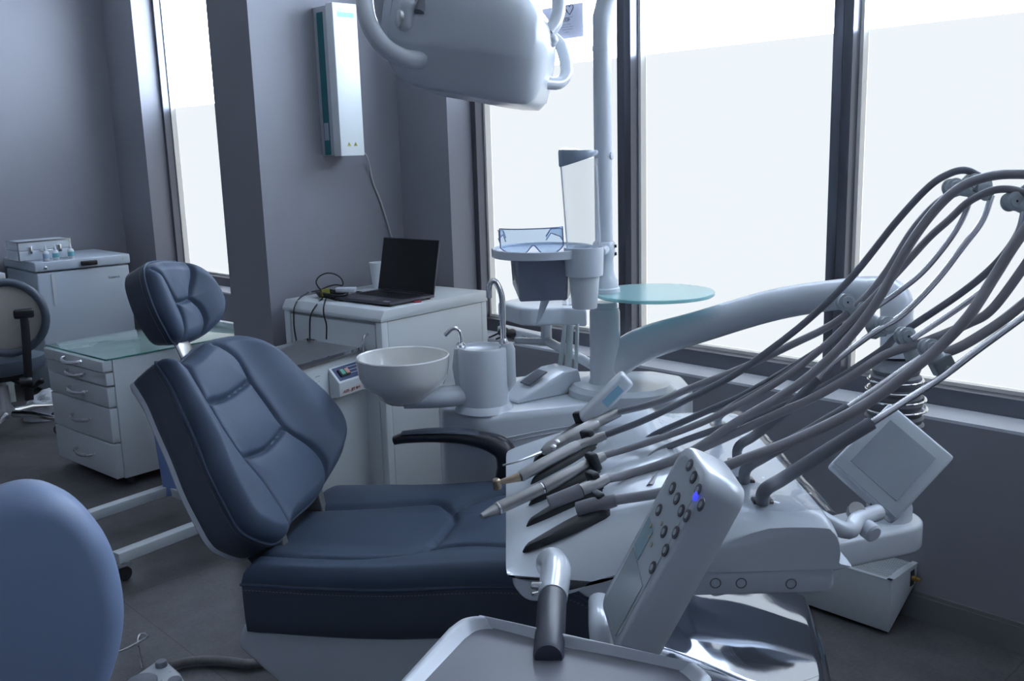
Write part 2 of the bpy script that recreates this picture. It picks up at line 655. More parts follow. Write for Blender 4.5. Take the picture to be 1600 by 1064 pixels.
# ================================================================== far left corner
# chest freezer against the left wall
b0 = Vector((-6.464, 2.03, 0))
fz = thing('chest_freezer', 'white chest freezer with a black lid handle against the left wall', 'freezer', (-6.75, 2.25, 0))
frz = mat('pale freezer enamel', (.50, .57, .66), .32, var=.02)
MB().box(-7.06, -6.464, 2.03, 2.62, .035, .815).build('body', frz, fz, .012)
MB().box(-7.06, -6.455, 2.02, 2.63, .823, .887).build('lid', frz, fz, .010)
MB().box(-7.0, -6.50, 2.06, 2.59, .0, .036).build('base_plinth', M['black'], fz)
hd = MB().box(-6.456, -6.430, 2.305, 2.405, .838, .868).build('lid_handle', M['black'], fz, .006)
MB().lathe([(.010, 0), (.010, .008), (.006, .010)], (-6.455, 2.085, .848), (1, 0, 0), 20).build('lock', M['chrome'], fz)
MB().lathe([(.009, 0), (.009, .003)], (-6.455, 2.585, .857), (1, 0, 0), 20).build('lid_screw_cap', M['white'], fz)
text_mesh('maker_name', 'Бирюса', mat('grey print', (.12, .13, .15), .6), .020, (-6.4632, 2.475, .735), (0, 1, 0), (0, 0, 1), fz)
MB().box(-6.464, -6.458, 2.115, 2.135, .60, .80).build('white_tag_strip', M['white'], fz)

# aluminium case on the freezer
ac = thing('aluminium_case', 'small white aluminium flight case lying on the chest freezer', 'case', (-6.65, 2.12, .887))
acm = mat('white case panel', (.58, .64, .70), .35)
ax0, ax1, ay0, ay1 = -6.78, -6.545, 1.965, 2.285
MB().box(ax0, ax1, ay0, ay1, .889, .955).build('case_bottom', acm, ac, .004)
MB().box(ax0, ax1, ay0, ay1, .957, 1.012).build('case_lid', acm, ac, .004)
e = MB()
for y in (ay0, ay1):
    for z in (.8915, 1.012):
        e.box(ax0 - .002, ax1 + .002, y - .004, y + .004, z - .004, z + .004)
    e.box(ax1 - .004, ax1 + .003, y - .004, y + .004, .889, 1.012)
for z in (.8915, 1.012):
    e.box(ax1 - .003, ax1 + .003, ay0, ay1, z - .004, z + .004)
e.build('edge_strips', M['chrome'], ac)
for y in (2.035, 2.215):
    l = MB().box(ax1, ax1 + .010, y - .012, y + .012, .935, .980).build('latch', M['chrome'], ac, .002)
MB().tube(cr([(ax1 + .002, 2.095, .955), (ax1 + .014, 2.10, .950), (ax1 + .014, 2.155, .950), (ax1 + .002, 2.16, .955)], 4), .005, 8).build('handle', M['steel'], ac)

# three dropper bottles beside the case
tealp = mat('teal label', (.16, .46, .55), .5)
bluep = mat('pale blue label', (.36, .50, .70), .5)
btl = mat('translucent white bottle', (.66, .71, .76), .35)
for i, (yy, xx, lab, txt) in enumerate(((2.105, -6.475, bluep, 'dropper bottle with pale blue label, first of three along the freezer front edge'),
                                        (2.165, -6.480, tealp, 'dropper bottle with teal label, middle of three on the freezer'),
                                        (2.262, -6.485, tealp, 'dropper bottle with teal label standing apart near the freezer handle'))):
    b = thing('dropper_bottle', txt, 'bottle', (xx, yy, .887), group='dropper bottles on the freezer')
    MB().lathe([(.018, 0), (.020, .003), (.020, .052), (.014, .062), (.008, .066)], (xx, yy, .887), n=24).build('bottle_body', btl, b)
    MB().lathe([(.0204, .018), (.0204, .046)], (xx, yy, .887), n=24, cap=False).build('label', lab, b)
    MB().lathe([(.009, .064), (.009, .078), (.005, .082), (.003, .098), (.001, .100)], (xx, yy, .887), n=16).build('cap', M['white'], b)

# low white cupboard at the left edge
lc = thing('low_cupboard', 'pale low cupboard cut off by the left edge beside the freezer', 'cupboard', (-6.55, 1.55, 0))
lcm = mat('pale green grey board', (.46, .52, .50), .5)
MB().box(-6.95, -6.40, 1.05, 1.80, .04, .81).build('body', lcm, lc, .003)
MB().box(-6.97, -6.375, 1.03, 1.825, .812, .85).build('worktop', mat('light worktop', (.55, .58, .62), .4), lc, .008)
MB().box(-6.92, -6.44, 1.08, 1.77, 0, .04).build('plinth', M['black'], lc)
MB().box(-6.40, -6.392, 1.06, 1.79, .10, .79).build('door', lcm, lc, .002)

# plastic bag on the floor
bag = MB()
rg = []
bc = Vector((-6.02, 1.90, 0))
for i in range(15):
    t = i / 14
    hgt = .155 * t
    rad = (.155 * math.sqrt(max(0, 1 - (t * .97) ** 2)) + .01)
    rg.append([bc + Vector((math.cos(a) * rad * .8, math.sin(a) * rad * 1.1, hgt + .002)) * 1.0 + Vector((0, 0, 0)) for a in [2 * PI * k / 48 for k in range(48)]])
for ri, r in enumerate(rg):
    for k, q in enumerate(r):
        n = noise.noise(q * 22) * .022 + noise.noise(q * 60) * .010
        d = (q - bc)
        d.z *= .6
        if ri > 0:
            q += d.normalized() * n
            q.z = max(q.z, .002)
bag.rings(rg)
bgo = bag.build('plastic_bag', mat('translucent white plastic', (.55, .58, .63), .3, bump=.6, bscale=40), sharp=25)
tag(bgo, 'crumpled translucent white plastic bag on the floor in front of the freezer', 'bag')

# ================================================================== assistant stool at the left edge
sm = mat('blue grey vinyl', (.085, .11, .15), .4, var=.05)
st = thing('assistant_stool', 'wheeled stool with beige shell back and black bracket by the freezer', 'stool', (-5.62, 1.52, 0))
D5 = 5.28
bcn = at(12, 497, D5)
nb = (Vector((0, 0, CAMH)) - bcn)
nb.z = 0
nb = (nb.normalized() + Vector((.35, -.05, 0))).normalized()   # back of the backrest faces the camera
tb = Vector((-nb.y, nb.x, 0))
ring = [bcn + tb * (.185 * math.cos(a)) + UZ * (.195 * math.sin(a)) - nb * (.05 * math.cos(a) ** 2 * -1) for a in [2 * PI * k / 40 for k in range(40)]]
MB().tube(ring, .022, 12, closed=True).build('back_cushion_rim', sm, st)
pl = MB()
rg = []
for s_, dd in ((.02, .012), (.4, .010), (.75, .004), (.95, -.004), (.96, -.02)):
    rg.append([bcn + tb * (.18 * s_ * math.cos(a)) + UZ * (.19 * s_ * math.sin(a)) + nb * (dd + .05 * (s_ * math.cos(a)) ** 2) for a in [2 * PI * k / 40 for k in range(40)]])
pl.rings(rg)
pl.build('back_shell', M['beige'], st)
cu_ = MB()
rg = []
for s_, dd in ((.02, -.03), (.7, -.022), (.97, -.016), (1.0, -.04), (.8, -.065), (.1, -.07)):
    rg.append([bcn + tb * (.18 * s_ * math.cos(a)) + UZ * (.19 * s_ * math.sin(a)) + nb * (dd + .05 * (min(1, s_) * math.cos(a)) ** 2) for a in [2 * PI * k / 40 for k in range(40)]])
cu_.rings(rg)
cu_.build('back_cushion', sm, st)
q0 = at(37, 490, D5 - .07)
MB().obox(q0, tb, nb, UZ, .10, .05, .05).build('back_bracket', M['black'], st, .012)
MB().tube(cr([q0 + UZ * .0, at(40, 520, D5 - .06), at(43, 570, D5 - .04), at(46, 625, D5 - .02)], 5), .018, 10, flat=(tb, 1.25)).build('back_post', M['black'], st)
sc_ = at(0, 570, D5 + .12)
seatz = sc_.z
rg = []
for r_, h_ in ((.02, .055), (.17, .055), (.205, .04), (.21, .0), (.20, -.03), (.15, -.045), (.02, -.045)):
    rg.append([Vector((sc_.x, sc_.y, seatz)) + tb * (r_ * 1.12 * math.cos(a)) + nb * (r_ * math.sin(a)) + UZ * h_ for a in [2 * PI * k / 40 for k in range(40)]])
MB().rings(rg).build('seat', sm, st)
MB().obox(Vector((sc_.x, sc_.y, seatz - .065)), tb, nb, UZ, .26, .22, .035).build('seat_mechanism', M['black'], st, .008)
l0 = at(52, 612, D5)
MB().tube(cr([Vector((sc_.x, sc_.y, seatz - .065)), at(48, 605, D5 - .05), at(60, 590 + 8, D5 - .08), at(68, 594, D5 - .08)], 4), [.008, .008, .008, .008, .009, .010, .011, .012, .013, .015, .016, .016, .010], 8).build('tilt_lever', M['black'], st)
MB().lathe([(.026, 0), (.03, .01), (.03, .05), (.024, .06)], at(30, 590 + 0, D5 - .06) - UZ * .03, tb, 16).build('height_knob', M['black'], st)
hub = Vector((sc_.x, sc_.y, 0))
MB().lathe([(.045, .09), (.05, .13), (.03, .17), (.026, .28)], hub, n=20).lathe([(.018, .28), (.018, seatz - .08)], hub, n=14).build('gas_column', M['steel'], st)
an0 = math.atan2(1.72 - hub.y, -5.63 - hub.x)
for i in range(5):
    a = an0 + i * 2 * PI / 5
    d = Vector((math.cos(a), math.sin(a), 0))
    pnt = hub + d * .31
    MB().tube([hub + UZ * .12, hub + d * .16 + UZ * .115, pnt + UZ * .085], [.024, .02, .014], 10, flat=(Vector((-d.y, d.x, 0)), 1.1)).build('base_leg', M['chrome'], st)
    cw = MB()
    sd = Vector((-d.y, d.x, 0))
    for s_ in (-1, 1):
        cw.lathe([(.012, -.009), (.028, -.008), (.030, 0), (.028, .008), (.012, .009)], pnt + sd * s_ * .016 + UZ * .030, sd, 20)
    cw.tube([pnt + UZ * .055, pnt + UZ * .09], .008, 8)
    wo = cw.build('caster', M['black'], st)
    cc = MB()
    for s_ in (-1, 1):
        cc.lathe([(.017, 0), (.015, .0015), (.002, .002)], pnt + sd * s_ * .0262 + UZ * .030, sd * s_, 16)
    cc.build('wheel_cap', mat('brown wheel cap', (.16, .13, .12), .4) if i == 0 else bpy.data.materials['brown wheel cap'], wo)

# ================================================================== drawer cabinet behind the chair
A6 = math.radians(5)
dr = thing('drawer_cabinet', 'white five drawer cabinet with a green edged glass top', 'drawer cabinet', (-4.372, 1.632, 0), A6)
dO = Vector((-4.372, 1.632, 0))
dX, dY = Vector((math.cos(A6), math.sin(A6), 0)), Vector((-math.sin(A6), math.cos(A6), 0))
def dl(x, y, z): return dO + dX * x + dY * y + UZ * z
DW, DD, DH = .61, .78, .612
MB().box(-DW, 0, .02, DD, .045, DH, dl).build('carcass', M['cab'], dr, .003)
MB().box(-DW - .005, .005, -.012, DD, DH + .001, DH + .008, dl).build('glass_top', M['ctop'], dr, .001)
ge = MB()
ge.box(-DW - .005, .006, -.0135, -.0122, DH + .001, DH + .008, dl).box(.0052, .0065, -.012, DD, DH + .001, DH + .008, dl)
ge.build('green_glass_edge', mat('green glass edge', (.06, .22, .20), .1), dr)
MB().box(-DW, 0, DD - .03, DD, DH + .008, DH + .04, dl).build('back_lip', M['cab'], dr, .004)
zs = [(.045, .205), (.212, .365), (.372, .455), (.462, .545), (.552, .608)]
zs = [(.05, .215), (.222, .385), (.392, .485), (.492, .552), (.559, .609)]
for i, (z0, z1) in enumerate(zs):
    ox = -.028 if i in (4,) else -.018
    d = MB().box(-DW + .004, -.004, ox, .019, z0, z1, dl).build('drawer', M['cab'], dr, .004)
    hc = -DW * .56 + .05
    zc = (z0 + z1) / 2 + (.0 if i < 4 else .0)
    MB().tube(cr([dl(hc - .085, ox, zc + .004), dl(hc - .075, ox - .022, zc), dl(hc, ox - .034, zc - .006), dl(hc + .075, ox - .022, zc), dl(hc + .085, ox, zc + .004)], 5), .0075, 8, flat=(UZ, 1.2)).build('handle', M['chrome'], d)
for x, y in ((-.06, .08), (-DW + .06, .08), (-.06, DD - .08), (-DW + .06, DD - .08)):
    MB().lathe([(.02, 0), (.02, .03), (.012, .046)], dl(x, y, 0), n=16).build('foot', M['black'], dr)

# ================================================================== air cleaner box on the pier
uv = thing('wall_air_cleaner', 'tall white air cleaner with a teal side strip on the grey pier', 'air cleaner', (-3.757, 2.49, 1.49))
ux0, ux1, uy0, uy1, uz0, uz1 = -3.757, -3.603, 2.438, 2.562, 1.491, 2.132
MB().box(ux0 + .10, ux1, uy0, uy1, uz0, uz1).build('front_cover', mat('white air cleaner cover', (.72, .78, .80), .35), uv, .003)
MB().box(ux0, ux0 + .10, uy0 + .003, uy1 - .003, uz0 + .004, uz1 - .006).build('housing', mat('grey white housing', (.45, .48, .52), .4), uv, .002)
MB().box(ux0 + .028, ux0 + .072, uy0 + .0005, uy0 + .004, uz0 + .006, uz1 - .03).build('teal_side_panel', M['teal'], uv)
MB().box(ux0 + .034, ux0 + .068, uy0 - .0006, uy0 + .001, uz0 + .07, uz0 + .145).build('data_label', mat('grey label', (.38, .42, .52), .5), uv)
sc2 = MB()
for z in (.04, .25, .42, .6):
    for x in (.012, .088):
        sc2.lathe([(.003, 0), (.002, .0015)], (ux0 + x, uy0 + .0028, uz0 + z), (0, -1, 0), 8)
sc2.build('screws', M['steel'], uv)
MB().box(ux1 - .0005, ux1 + .0007, uy0 + .022, uy1 - .016, uz1 - .058, uz1 - .038).build('logo_band', mat('aqua print', (.22, .62, .64), .5), uv)
text_mesh('logo_text', 'Дезар', mat('aqua lettering', (.35, .62, .66), .5), .022, (ux1 + .0004, uy0 + .024, uz1 - .035), (0, 1, 0), (0, 0, 1), uv)
yl = mat('yellow warning sign', (.42, .43, .10), .5)
for y in (.036, .070):
    t = MB()
    c = Vector((ux1 + .0003, uy0 + y + .008, uz0 + .042))
    t.prism([c + Vector((0, -.010, 0)), c + Vector((0, .010, 0)), c + Vector((0, 0, .018))], (.0008, 0, 0))
    o = t.build('warning_triangle', yl, uv)
    MB().box(c.x + .0008, c.x + .0012, c.y - .001, c.y + .001, c.z + .004, c.z + .011).build('bolt_mark', M['black'], o)
cord = cr([onx(565, 236, -3.62), onx(572, 243, -3.66), onx(577, 258, -3.735), onx(583, 285, -3.747), onx(594, 312, -3.747), onx(603, 340, -3.747), onx(611, 368, -3.747), onx(622, 400, -3.735), Vector((-3.741, 2.872 - .03, .88)), Vector((-3.741, 2.855, .5))], 6)
MB().tube(cord, .004, 8).build('power_cord', mat('white cord', (.50, .50, .50), .4), uv)

# ================================================================== instrument cabinet with laptop
A7 = math.radians(6.5)
kO = Vector((-3.043, 2.195, 0))
kX, kY = Vector((math.cos(A7), math.sin(A7), 0)), Vector((-math.sin(A7), math.cos(A7), 0))
def kl(x, y, z): return kO + kX * x + kY * y + UZ * z
kc = thing('instrument_cabinet', 'white steel cabinet in the corner between the pier and the window', 'cabinet', kO, A7)
KW, KD, KH = .612, .628, .850
MB().box(-KW + .03, -.03, .03, KD, .10, KH, kl).build('carcass', M['cab'], kc)
for x in (-KW, -.036):
    for y in (0, KD - .036):
        MB().prism([kl(x, y, 0), kl(x + .036, y, 0), kl(x + .036, y + .036, 0), kl(x, y + .036, 0)], UZ * KH).build('corner_post', M['cab'], kc, .006, 2)
MB().box(-.008, -.001, .036, KD - .036, .10, KH - .002, kl).build('side_panel', M['cab'], kc, .001)
tp = MB()
prof = [(-.004, KH), (-.004, KH + .014), (.016, KH + .045), (KD + .002, KH + .045), (KD + .002, KH)]
tp.prism([kl(.004, y, z) for y, z in prof], -kX * (KW + .008))
tp.build('worktop', M['cab'], kc, .003, 2)
dm = MB().box(-KW + .042, -.042, .004, .030, .12, KH - .014, kl).build('door', M['cab'], kc, .002)
MB().tube(cr([kl(-.085, .004, .795), kl(-.082, -.02, .785), kl(-.085, -.026, .74), kl(-.082, -.02, .695), kl(-.085, .004, .685)], 5), .006, 8).build('door_handle', M['chrome'], dm)
KT = KH + .045

A8 = math.radians(6)
lO = onz(612, 474, KT)
lO = Vector((-3.262, 2.258, KT))
lX, lY = Vector((math.cos(A8), math.sin(A8), 0)), Vector((-math.sin(A8), math.cos(A8), 0))
lp = thing('laptop', 'open dark grey laptop with a black screen on the white corner cabinet', 'laptop', lO, A8)
def ll(x, y, z): return lO + lX * x + lY * y + UZ * z
lap = mat('dark grey laptop metal', (.085, .085, .105), .35, .6)
MB().box(-.172, .172, 0, .255, .006, .018, ll).build('base', lap, lp, .003, 2)
ft = MB()
for x in (-.15, .15):
    for y in (.02, .235):
        ft.box(x - .01, x + .01, y - .006, y + .006, 0, .006, ll)
ft.build('rubber_feet', M['rubber'], lp)
kbd = MB()
for r in range(6):
    for c in range(14):
        kbd.box(-.150 + c * .0216, -.150 + c * .0216 + .018, .105 + r * .019, .105 + r * .019 + .0155, .0178, .0193, ll)
kbd.build('keyboard', M['black'], lp)
MB().box(-.05, .06, .015, .088, .0178, .0184, ll).build('touchpad', mat('touchpad', (.07, .07, .09), .3, .3), lp)
MB().box(.115, .15, .012, .03, .0178, .0184, ll).build('sticker', mat('pale sticker', (.35, .38, .48), .4), lp)
tl = math.radians(13)
lu = UZ * math.cos(tl) + lY * math.sin(tl)
ln = lY * math.cos(tl) - UZ * math.sin(tl)
def sc(x, y, z): return ll(0, .248, .016) + lX * x + lu * y + ln * z
lid = MB().box(-.172, .172, 0, .232, 0, .007, sc).build('screen_lid', lap, lp, .003, 2)
MB().box(-.168, .168, .006, .228, -.0012, .0002, sc).build('screen', mat('black glossy screen', (.008, .010, .010), .18), lid)
MB().tube([ll(-.12, .248, .017), ll(.12, .248, .017)], .0065, 10).build('hinge', M['black'], lp)
rd = MB().box(0, .034, -.01, .012, 0, .007, lambda x, y, z: Vector((-3.105, 2.405, KT)) + (lX * .25 + lY).normalized() * x + (lX - lY * .25).normalized() * y + UZ * z).build('red_usb_stick', mat('red plastic', (.35, .03, .05), .4), bevel=.002)
tag(rd, 'small red plastic stick lying beside the right edge of the laptop', 'usb stick')

# white paper cup behind the laptop
pcup = at(581, 445, 4.52)
pcup = onz(583, 443, KT)
cpm = mat('white paper cup', (.68, .72, .74), .55)


def paper_cup(name, c, label, h=.095, r0=.026, r1=.037, up=1):
    t = thing(name, label, 'cup', c)
    prof = [(r0, 0), (r0 + .0005, .002), (r1, h), (r1 - .0015, h), (r0 - .001, .004), (.001, .004)]
    if up < 0:
        prof = [(r, h - z) for r, z in prof]
    MB().lathe(prof, c, n=36, cap=False).build('cup_wall', cpm, t)
    rz = h if up > 0 else 0
    MB().tube([c + Vector((r1 * math.cos(a), r1 * math.sin(a), rz)) for a in [2 * PI * k / 36 for k in range(36)]], .0016, 6, closed=True).build('rolled_rim', cpm, t)
    if up < 0:
        MB().lathe([(r0, h - .001), (.001, h - .001)], c, n=36).build('cup_base', cpm, t)
    return t


pc = Vector((-3.60, 2.60, KT))
paper_cup('paper_cup', pc, 'white paper cup standing behind the laptop screen', .115, .03, .042)

# coiled charger cables left of the laptop
cb = thing('cable_bundle', 'coiled black charger cable with white plug left of the laptop', 'cable', Vector((-3.52, 2.33, KT)))
cm = mat('black cable', (.012, .014, .018), .45)
cc_ = onz(519, 465, KT + .004)
for i in range(4):
    rr = .068 + .006 * i
    MB().tube([cc_ + Vector((math.cos(a) * rr * 1.15, math.sin(a) * rr * .55, .004 + .006 * i + .003 * math.sin(3 * a))) for a in [2 * PI * k / 40 for k in range(40)]], .004, 6, closed=True).build('coil', cm, cb)
pw = onz(527, 456, KT + .034)
MB().obox(pw + Vector((.015, .035, .006)), lX * .85 + lY * .5, lY * .85 - lX * .5, UZ, .085, .04, .022).build('white_adapter', M['white'], cb, .005)
MB().obox(onz(508, 457, KT + .03), lX, lY, UZ, .012, .045, .032).build('yellow_tie', mat('olive yellow tie', (.16, .15, .02), .5), cb, .003)
dk = 4.36
def cpts(l, dd): return cr([at(x, y, dd + e) for x, y, e in l], 5)
kf = 4.33
dl0 = (onz(512, 458, KT) - EYE).dot(c0)
MB().tube(cpts([(504, 455, -.03), (497, 448, .0), (494, 440, .0), (499, 432, .0), (510, 427, 0), (522, 428, 0), (532, 434, 0), (536, 442, 0), (534, 446, .0), (524, 445, 0), (512, 448, 0), (500, 453, 0), (487, 456, -.02)], dl0), .0032, 8).build('cable_loop', cm, cb)
for nm, l in (('hanging_cable', [(482, 457), (468, 466), (460, 480), (459, 497), (460, 515), (464, 537)]), ('hanging_cable', [(504, 466), (492, 480), (485, 495), (484, 515), (484, 535)]), ('hanging_cable', [(510, 464), (506, 478), (506, 492), (510, 508), (510, 530)])):
    q = []
    for x, y in l:
        z_on = onz(x, y, KT + .004)
        yl_ = (z_on - kO).dot(kY)
        if yl_ > .0:
            q.append(z_on)
        else:
            q.append(onpl(x, y, kl(0, -.012, 0), kY))
    MB().tube(cr(q, 6), .0032, 8).build(nm, cm, cb)
MB().tube(cr([onz(538, 458, KT + .012), onz(548, 456, KT + .006), onz(562, 456, KT + .010), ll(-.165, .17, .012)], 5), .003, 8).build('charging_lead', cm, cb)

# power strip with black plugs on the sill
ps = thing('power_strip', 'white power strip with two black plugs on the window sill', 'power strip', Vector((-3.05, 2.95, .663)))
pa = ony(768, 506, 2.94)
pd_ = Vector((.97, -.12, 0)).normalized()
pn_ = Vector((.12, .97, 0)).normalized()
psc = Vector((-3.02, 2.945, .69))
MB().obox(psc, pd_, pn_, UZ, .32, .055, .045).build('strip_body', M['whitem'], ps, .008)
for k in (-.09, -.035):
    c = psc + pd_ * k - pn_ * .028 + UZ * .006
    o = MB().lathe([(.020, 0), (.021, .01), (.017, .03), (.008, .04)], c, -pn_, 20).build('black_plug', M['black'], ps)
    MB().tube(cr([c - pn_ * .035, c - pn_ * .055 - UZ * .012 - pd_ * .015, c - pn_ * .05 - UZ * .028 - pd_ * .06], 5), .0045, 8).build('plug_cable', M['black'], o)
sk = MB()
for k in (.04, .085, .12):
    c = psc + pd_ * k - pn_ * .0275 + UZ * .002
    for s_ in (-.007, .007):
        sk.lathe([(.0028, 0), (.002, .001)], c + pd_ * s_, -pn_, 8)
sk.build('socket_holes', M['black'], ps)

# ================================================================== suction unit in front of the cabinet
tz = .742
P1, P2 = onz(486, 529, tz), onz(580, 538.5, tz)
P3 = onz(470, 577, tz)
e1 = (P2 - P1).normalized()
e2 = Vector((e1.y, -e1.x, 0))
if e2.dot(P3 - P2) < 0:
    e2 = -e2
SWd = (P2 - P1).length
SLn = .50
AA = math.atan2(e1.y, e1.x)
su = thing('suction_unit', 'white mobile suction unit with a steel tray top and a red lettered switch box', 'suction unit', Vector((P2.x, P2.y, 0)), AA)
def sl(x, y, z): return P2 - UZ * tz + e1 * x + e2 * y + UZ * z     # x<0 toward back, y along the front edge
MB().box(-SWd, -.006, .0, SLn, .08, tz - .02, sl).build('body', M['enamel'], su, .004)
MB().box(-SWd - .01, .008, -.006, SLn + .006, tz - .018, tz - .008, sl).build('steel_tray', M['steel'], su)
rim = MB()
rim.box(.0, .008, -.006, SLn + .006, tz - .018, tz + .004, sl).box(-SWd - .01, -SWd - .002, -.006, SLn + .006, tz - .018, tz + .004, sl)
rim.box(-SWd - .002, .0, -.006, .0, tz - .018, tz - .002, sl).box(-SWd - .002, .0, SLn, SLn + .006, tz - .018, tz - .002, sl)
rim.build('tray_rim', M['chrome'], su, .001, 1)
# switch box on the front
yb0, yb1 = .085, .255
bx = MB()
pr = [(.0, tz - .045), (.052, tz - .100), (.052, tz - .155), (.0, tz - .165)]
bx.prism([sl(x - .006, yb0, z) for x, z in pr], e2 * (yb1 - yb0))
bo = bx.build('switch_box', M['enamel'], su, .003)
sn = (e1 * .055 + UZ * .052).normalized()
su_ = (UZ * .055 - e1 * .052).normalized()
def sp(y, t, h): return sl(-.006, yb0, tz - .045) + e2 * y - su_ * t + sn * h
pan = MB().box(.012, yb1 - yb0 - .012, .008, .068, .0, .0012, sp).build('blue_panel', mat('dark blue panel', (.05, .07, .16), .4), bo)
ln_ = MB()
for t in (.018, .032, .046):
    ln_.box(.018, .085, t, t + .0022, .0012, .0018, sp)
ln_.build('white_lines', M['white'], pan)
MB().box(.088, .142, .022, .054, .001, .010, sp).build('switch_frame', M['black'], bo, .002)
MB().box(.117, .138, .026, .050, .010, .0145, sp).build('green_switch', mat('green switch', (.10, .38, .30), .3), bo, .002)
MB().box(.092, .113, .026, .050, .010, .0145, sp).build('red_switch', mat('pale red switch', (.52, .28, .22), .3), bo, .002)
MB().box(.02, yb1 - yb0 - .012, .0, .026, -.0004, .0006, lambda y, t, h: sl(.046 + h, yb0 + y, tz - .150 + t)).build('name_plate', mat('pale plate', (.60, .58, .58), .4), bo)
text_mesh('red_lettering', '·ASPI - JET ® 9', mat('red print', (.30, .05, .07), .5), .0165, sl(.0478, yb1 - .016, tz - .143), -e2, UZ, bo)
text_mesh('small_print', '▬▬▬▬\n ▪ ▬\n▬ ▬▬'.replace('▬', '-').replace('▪', '.'), mat('dark print', (.10, .11, .13), .6), .020, sl(-.0045, yb1 + .075, tz - .068), -e2, UZ, su)
# base frame of the same trolley: two long bars, a cross bar and casters
zb = .12
R1a, R1b = onz(140, 799, zb), onz(258, 758, zb)
R2a, R2b = onz(186, 860, zb), onz(318, 813, zb)
tr = thing('overbed_trolley', 'white steel trolley base with two floor bars behind the chair', 'trolley', Vector((-3.4, 1.3, 0)))
dR = ((R1b - R1a).normalized() + (R2b - R2a).normalized()).normalized()
nR = Vector((dR.y, -dR.x, 0))
for k, (a, b) in enumerate(((R1a, R1b), (R2a, R2b))):
    a0 = a - dR * .12 if k == 0 else a - dR * .02
    b0 = b + dR * (.02 if k == 0 else .30)
    c = (a0 + b0) / 2 - UZ * .02
    MB().obox(c, dR, nR, UZ, (b0 - a0).length, .045, .04).build('floor_bar', M['enamel'], tr, .003)
    for q in (a0 + dR * .03,) + ((b0 - dR * .03,) if k else ()):
        o = MB().lathe([(.006, -.010), (.026, -.009), (.028, 0), (.026, .009), (.006, .010)], Vector((q.x, q.y, .028)), nR, 20).build('caster', M['black'], tr)
        MB().tube([Vector((q.x, q.y, .05)), Vector((q.x, q.y, .085))], .008, 8).obox(Vector((q.x, q.y, .062)), dR, nR, UZ, .05, .03, .008).build('caster_fork', M['steel'], o)
cA = R1b + dR * .02
cB = R2b + dR * .14
MB().obox((cA + cB) / 2 - UZ * .02, (cB - cA), nR.cross(UZ), UZ, (cB - cA).length, .05, .038).build('cross_bar', M['enamel'], tr, .003)
cb1 = R1b + dR * .04
MB().obox(cb1 + UZ * .25, dR, nR, UZ, .035, .035, .50).build('upright', M['enamel'], tr, .003)
bl = MB()
db = (R1b - EYE).dot(c0) - .02
bl.hexa([at(257, 776, db), at(330, 768, db - .10), at(330, 768, db - .06), at(257, 776, db + .04)], [at(240, 676, db), at(300, 640, db - .10), at(300, 640, db - .06), at(240, 676, db + .04)])
bl.build('blue_cloth', M['bluebag'], tr)

# ================================================================== dental chair
CANG = math.atan2(CA.y, CA.x)
chair = thing('dental_chair', 'reclined dental treatment chair in slate blue leather on a white base', 'dental chair', CO + CA * .6 + CL * .29, CANG)


def clampf(x, a=0.0, b=1.0): return max(a, min(b, x))
def smooth(x, a, b):
    t = clampf((x - a) / (b - a))
    return t * t * (3 - 2 * t)


# --- backrest: face plane leaning back 33 degrees
def face(B, ang):
    T = CA * -math.sin(ang) + UZ * math.cos(ang)
    n = CA * math.cos(ang) + UZ * math.sin(ang)
    return ch(*B), T, n


Bo, BT, Bn = face((.06, .29, .585), math.radians(33))
TW = math.atan(.105)                     # slight twist of the backrest toward the far side
BLx = (CL * math.cos(TW) + Bn * math.sin(TW))
Bnt = (Bn * math.cos(TW) - CL * math.sin(TW))
Bo2 = Bo + Bn * .03


def plane_ab(P, org, ea, eb, en, h=0.0):
    out = []
    for x, y in P:
        q = onpl(x, y, org + en * h, en) - org
        out.append((q.dot(ea), q.dot(eb)))
    return out


bk_px_near = [(454, 832), (434, 842), (400, 830), (383, 815), (366, 786), (341, 737), (319, 683), (297, 634), (280, 595), (266, 571), (258, 556)]
bk_px_far = [(285, 557), (307, 549), (327, 532), (346, 517), (371, 510), (400, 519), (439, 544), (473, 576), (512, 612), (537, 644), (546, 671), (542, 698), (532, 737), (517, 764), (483, 796)]
o1 = plane_ab(bk_px_near, Bo2, BLx, BT, Bnt, .02)
o2 = plane_ab(bk_px_far, Bo2, BLx, BT, Bnt, .03)
bk_out = o2 + o1
zz = lambda L: [(180 + x / 2.045, 380 + y / 2.045) for x, y in L]
s_left = plane_ab(zz([(215, 368), (250, 440), (285, 515), (330, 610), (385, 695), (460, 770), (510, 850), (540, 918)]), Bo2, BLx, BT, Bnt, -.002)
s_right = plane_ab(zz([(326, 318), (390, 370), (430, 440), (480, 510), (540, 590), (610, 640), (660, 700), (690, 785)]), Bo2, BLx, BT, Bnt, -.002)
s_h1 = plane_ab(zz([(285, 515), (360, 490), (430, 440)]), Bo2, BLx, BT, Bnt, -.002)
s_h2 = plane_ab(zz([(385, 695), (470, 665), (510, 630), (540, 590)]), Bo2, BLx, BT, Bnt, -.002)


def hf_back(a, b):
    return .034 * smooth(abs(a - .0), .10, .21) - .012 * smooth(b, .46, .56) * (1 - smooth(abs(a), .05, .2))


back = cushion('backrest', M['leather'], chair, bk_out, Bo2, BLx, BT, Bnt, .115, .034, [s_left, s_right, s_h1, s_h2], .013, .0065, .010, hf_back, N=340, R=72, side_taper=.98, centre=(.0, .26), side_mat=M['leather_dark'])
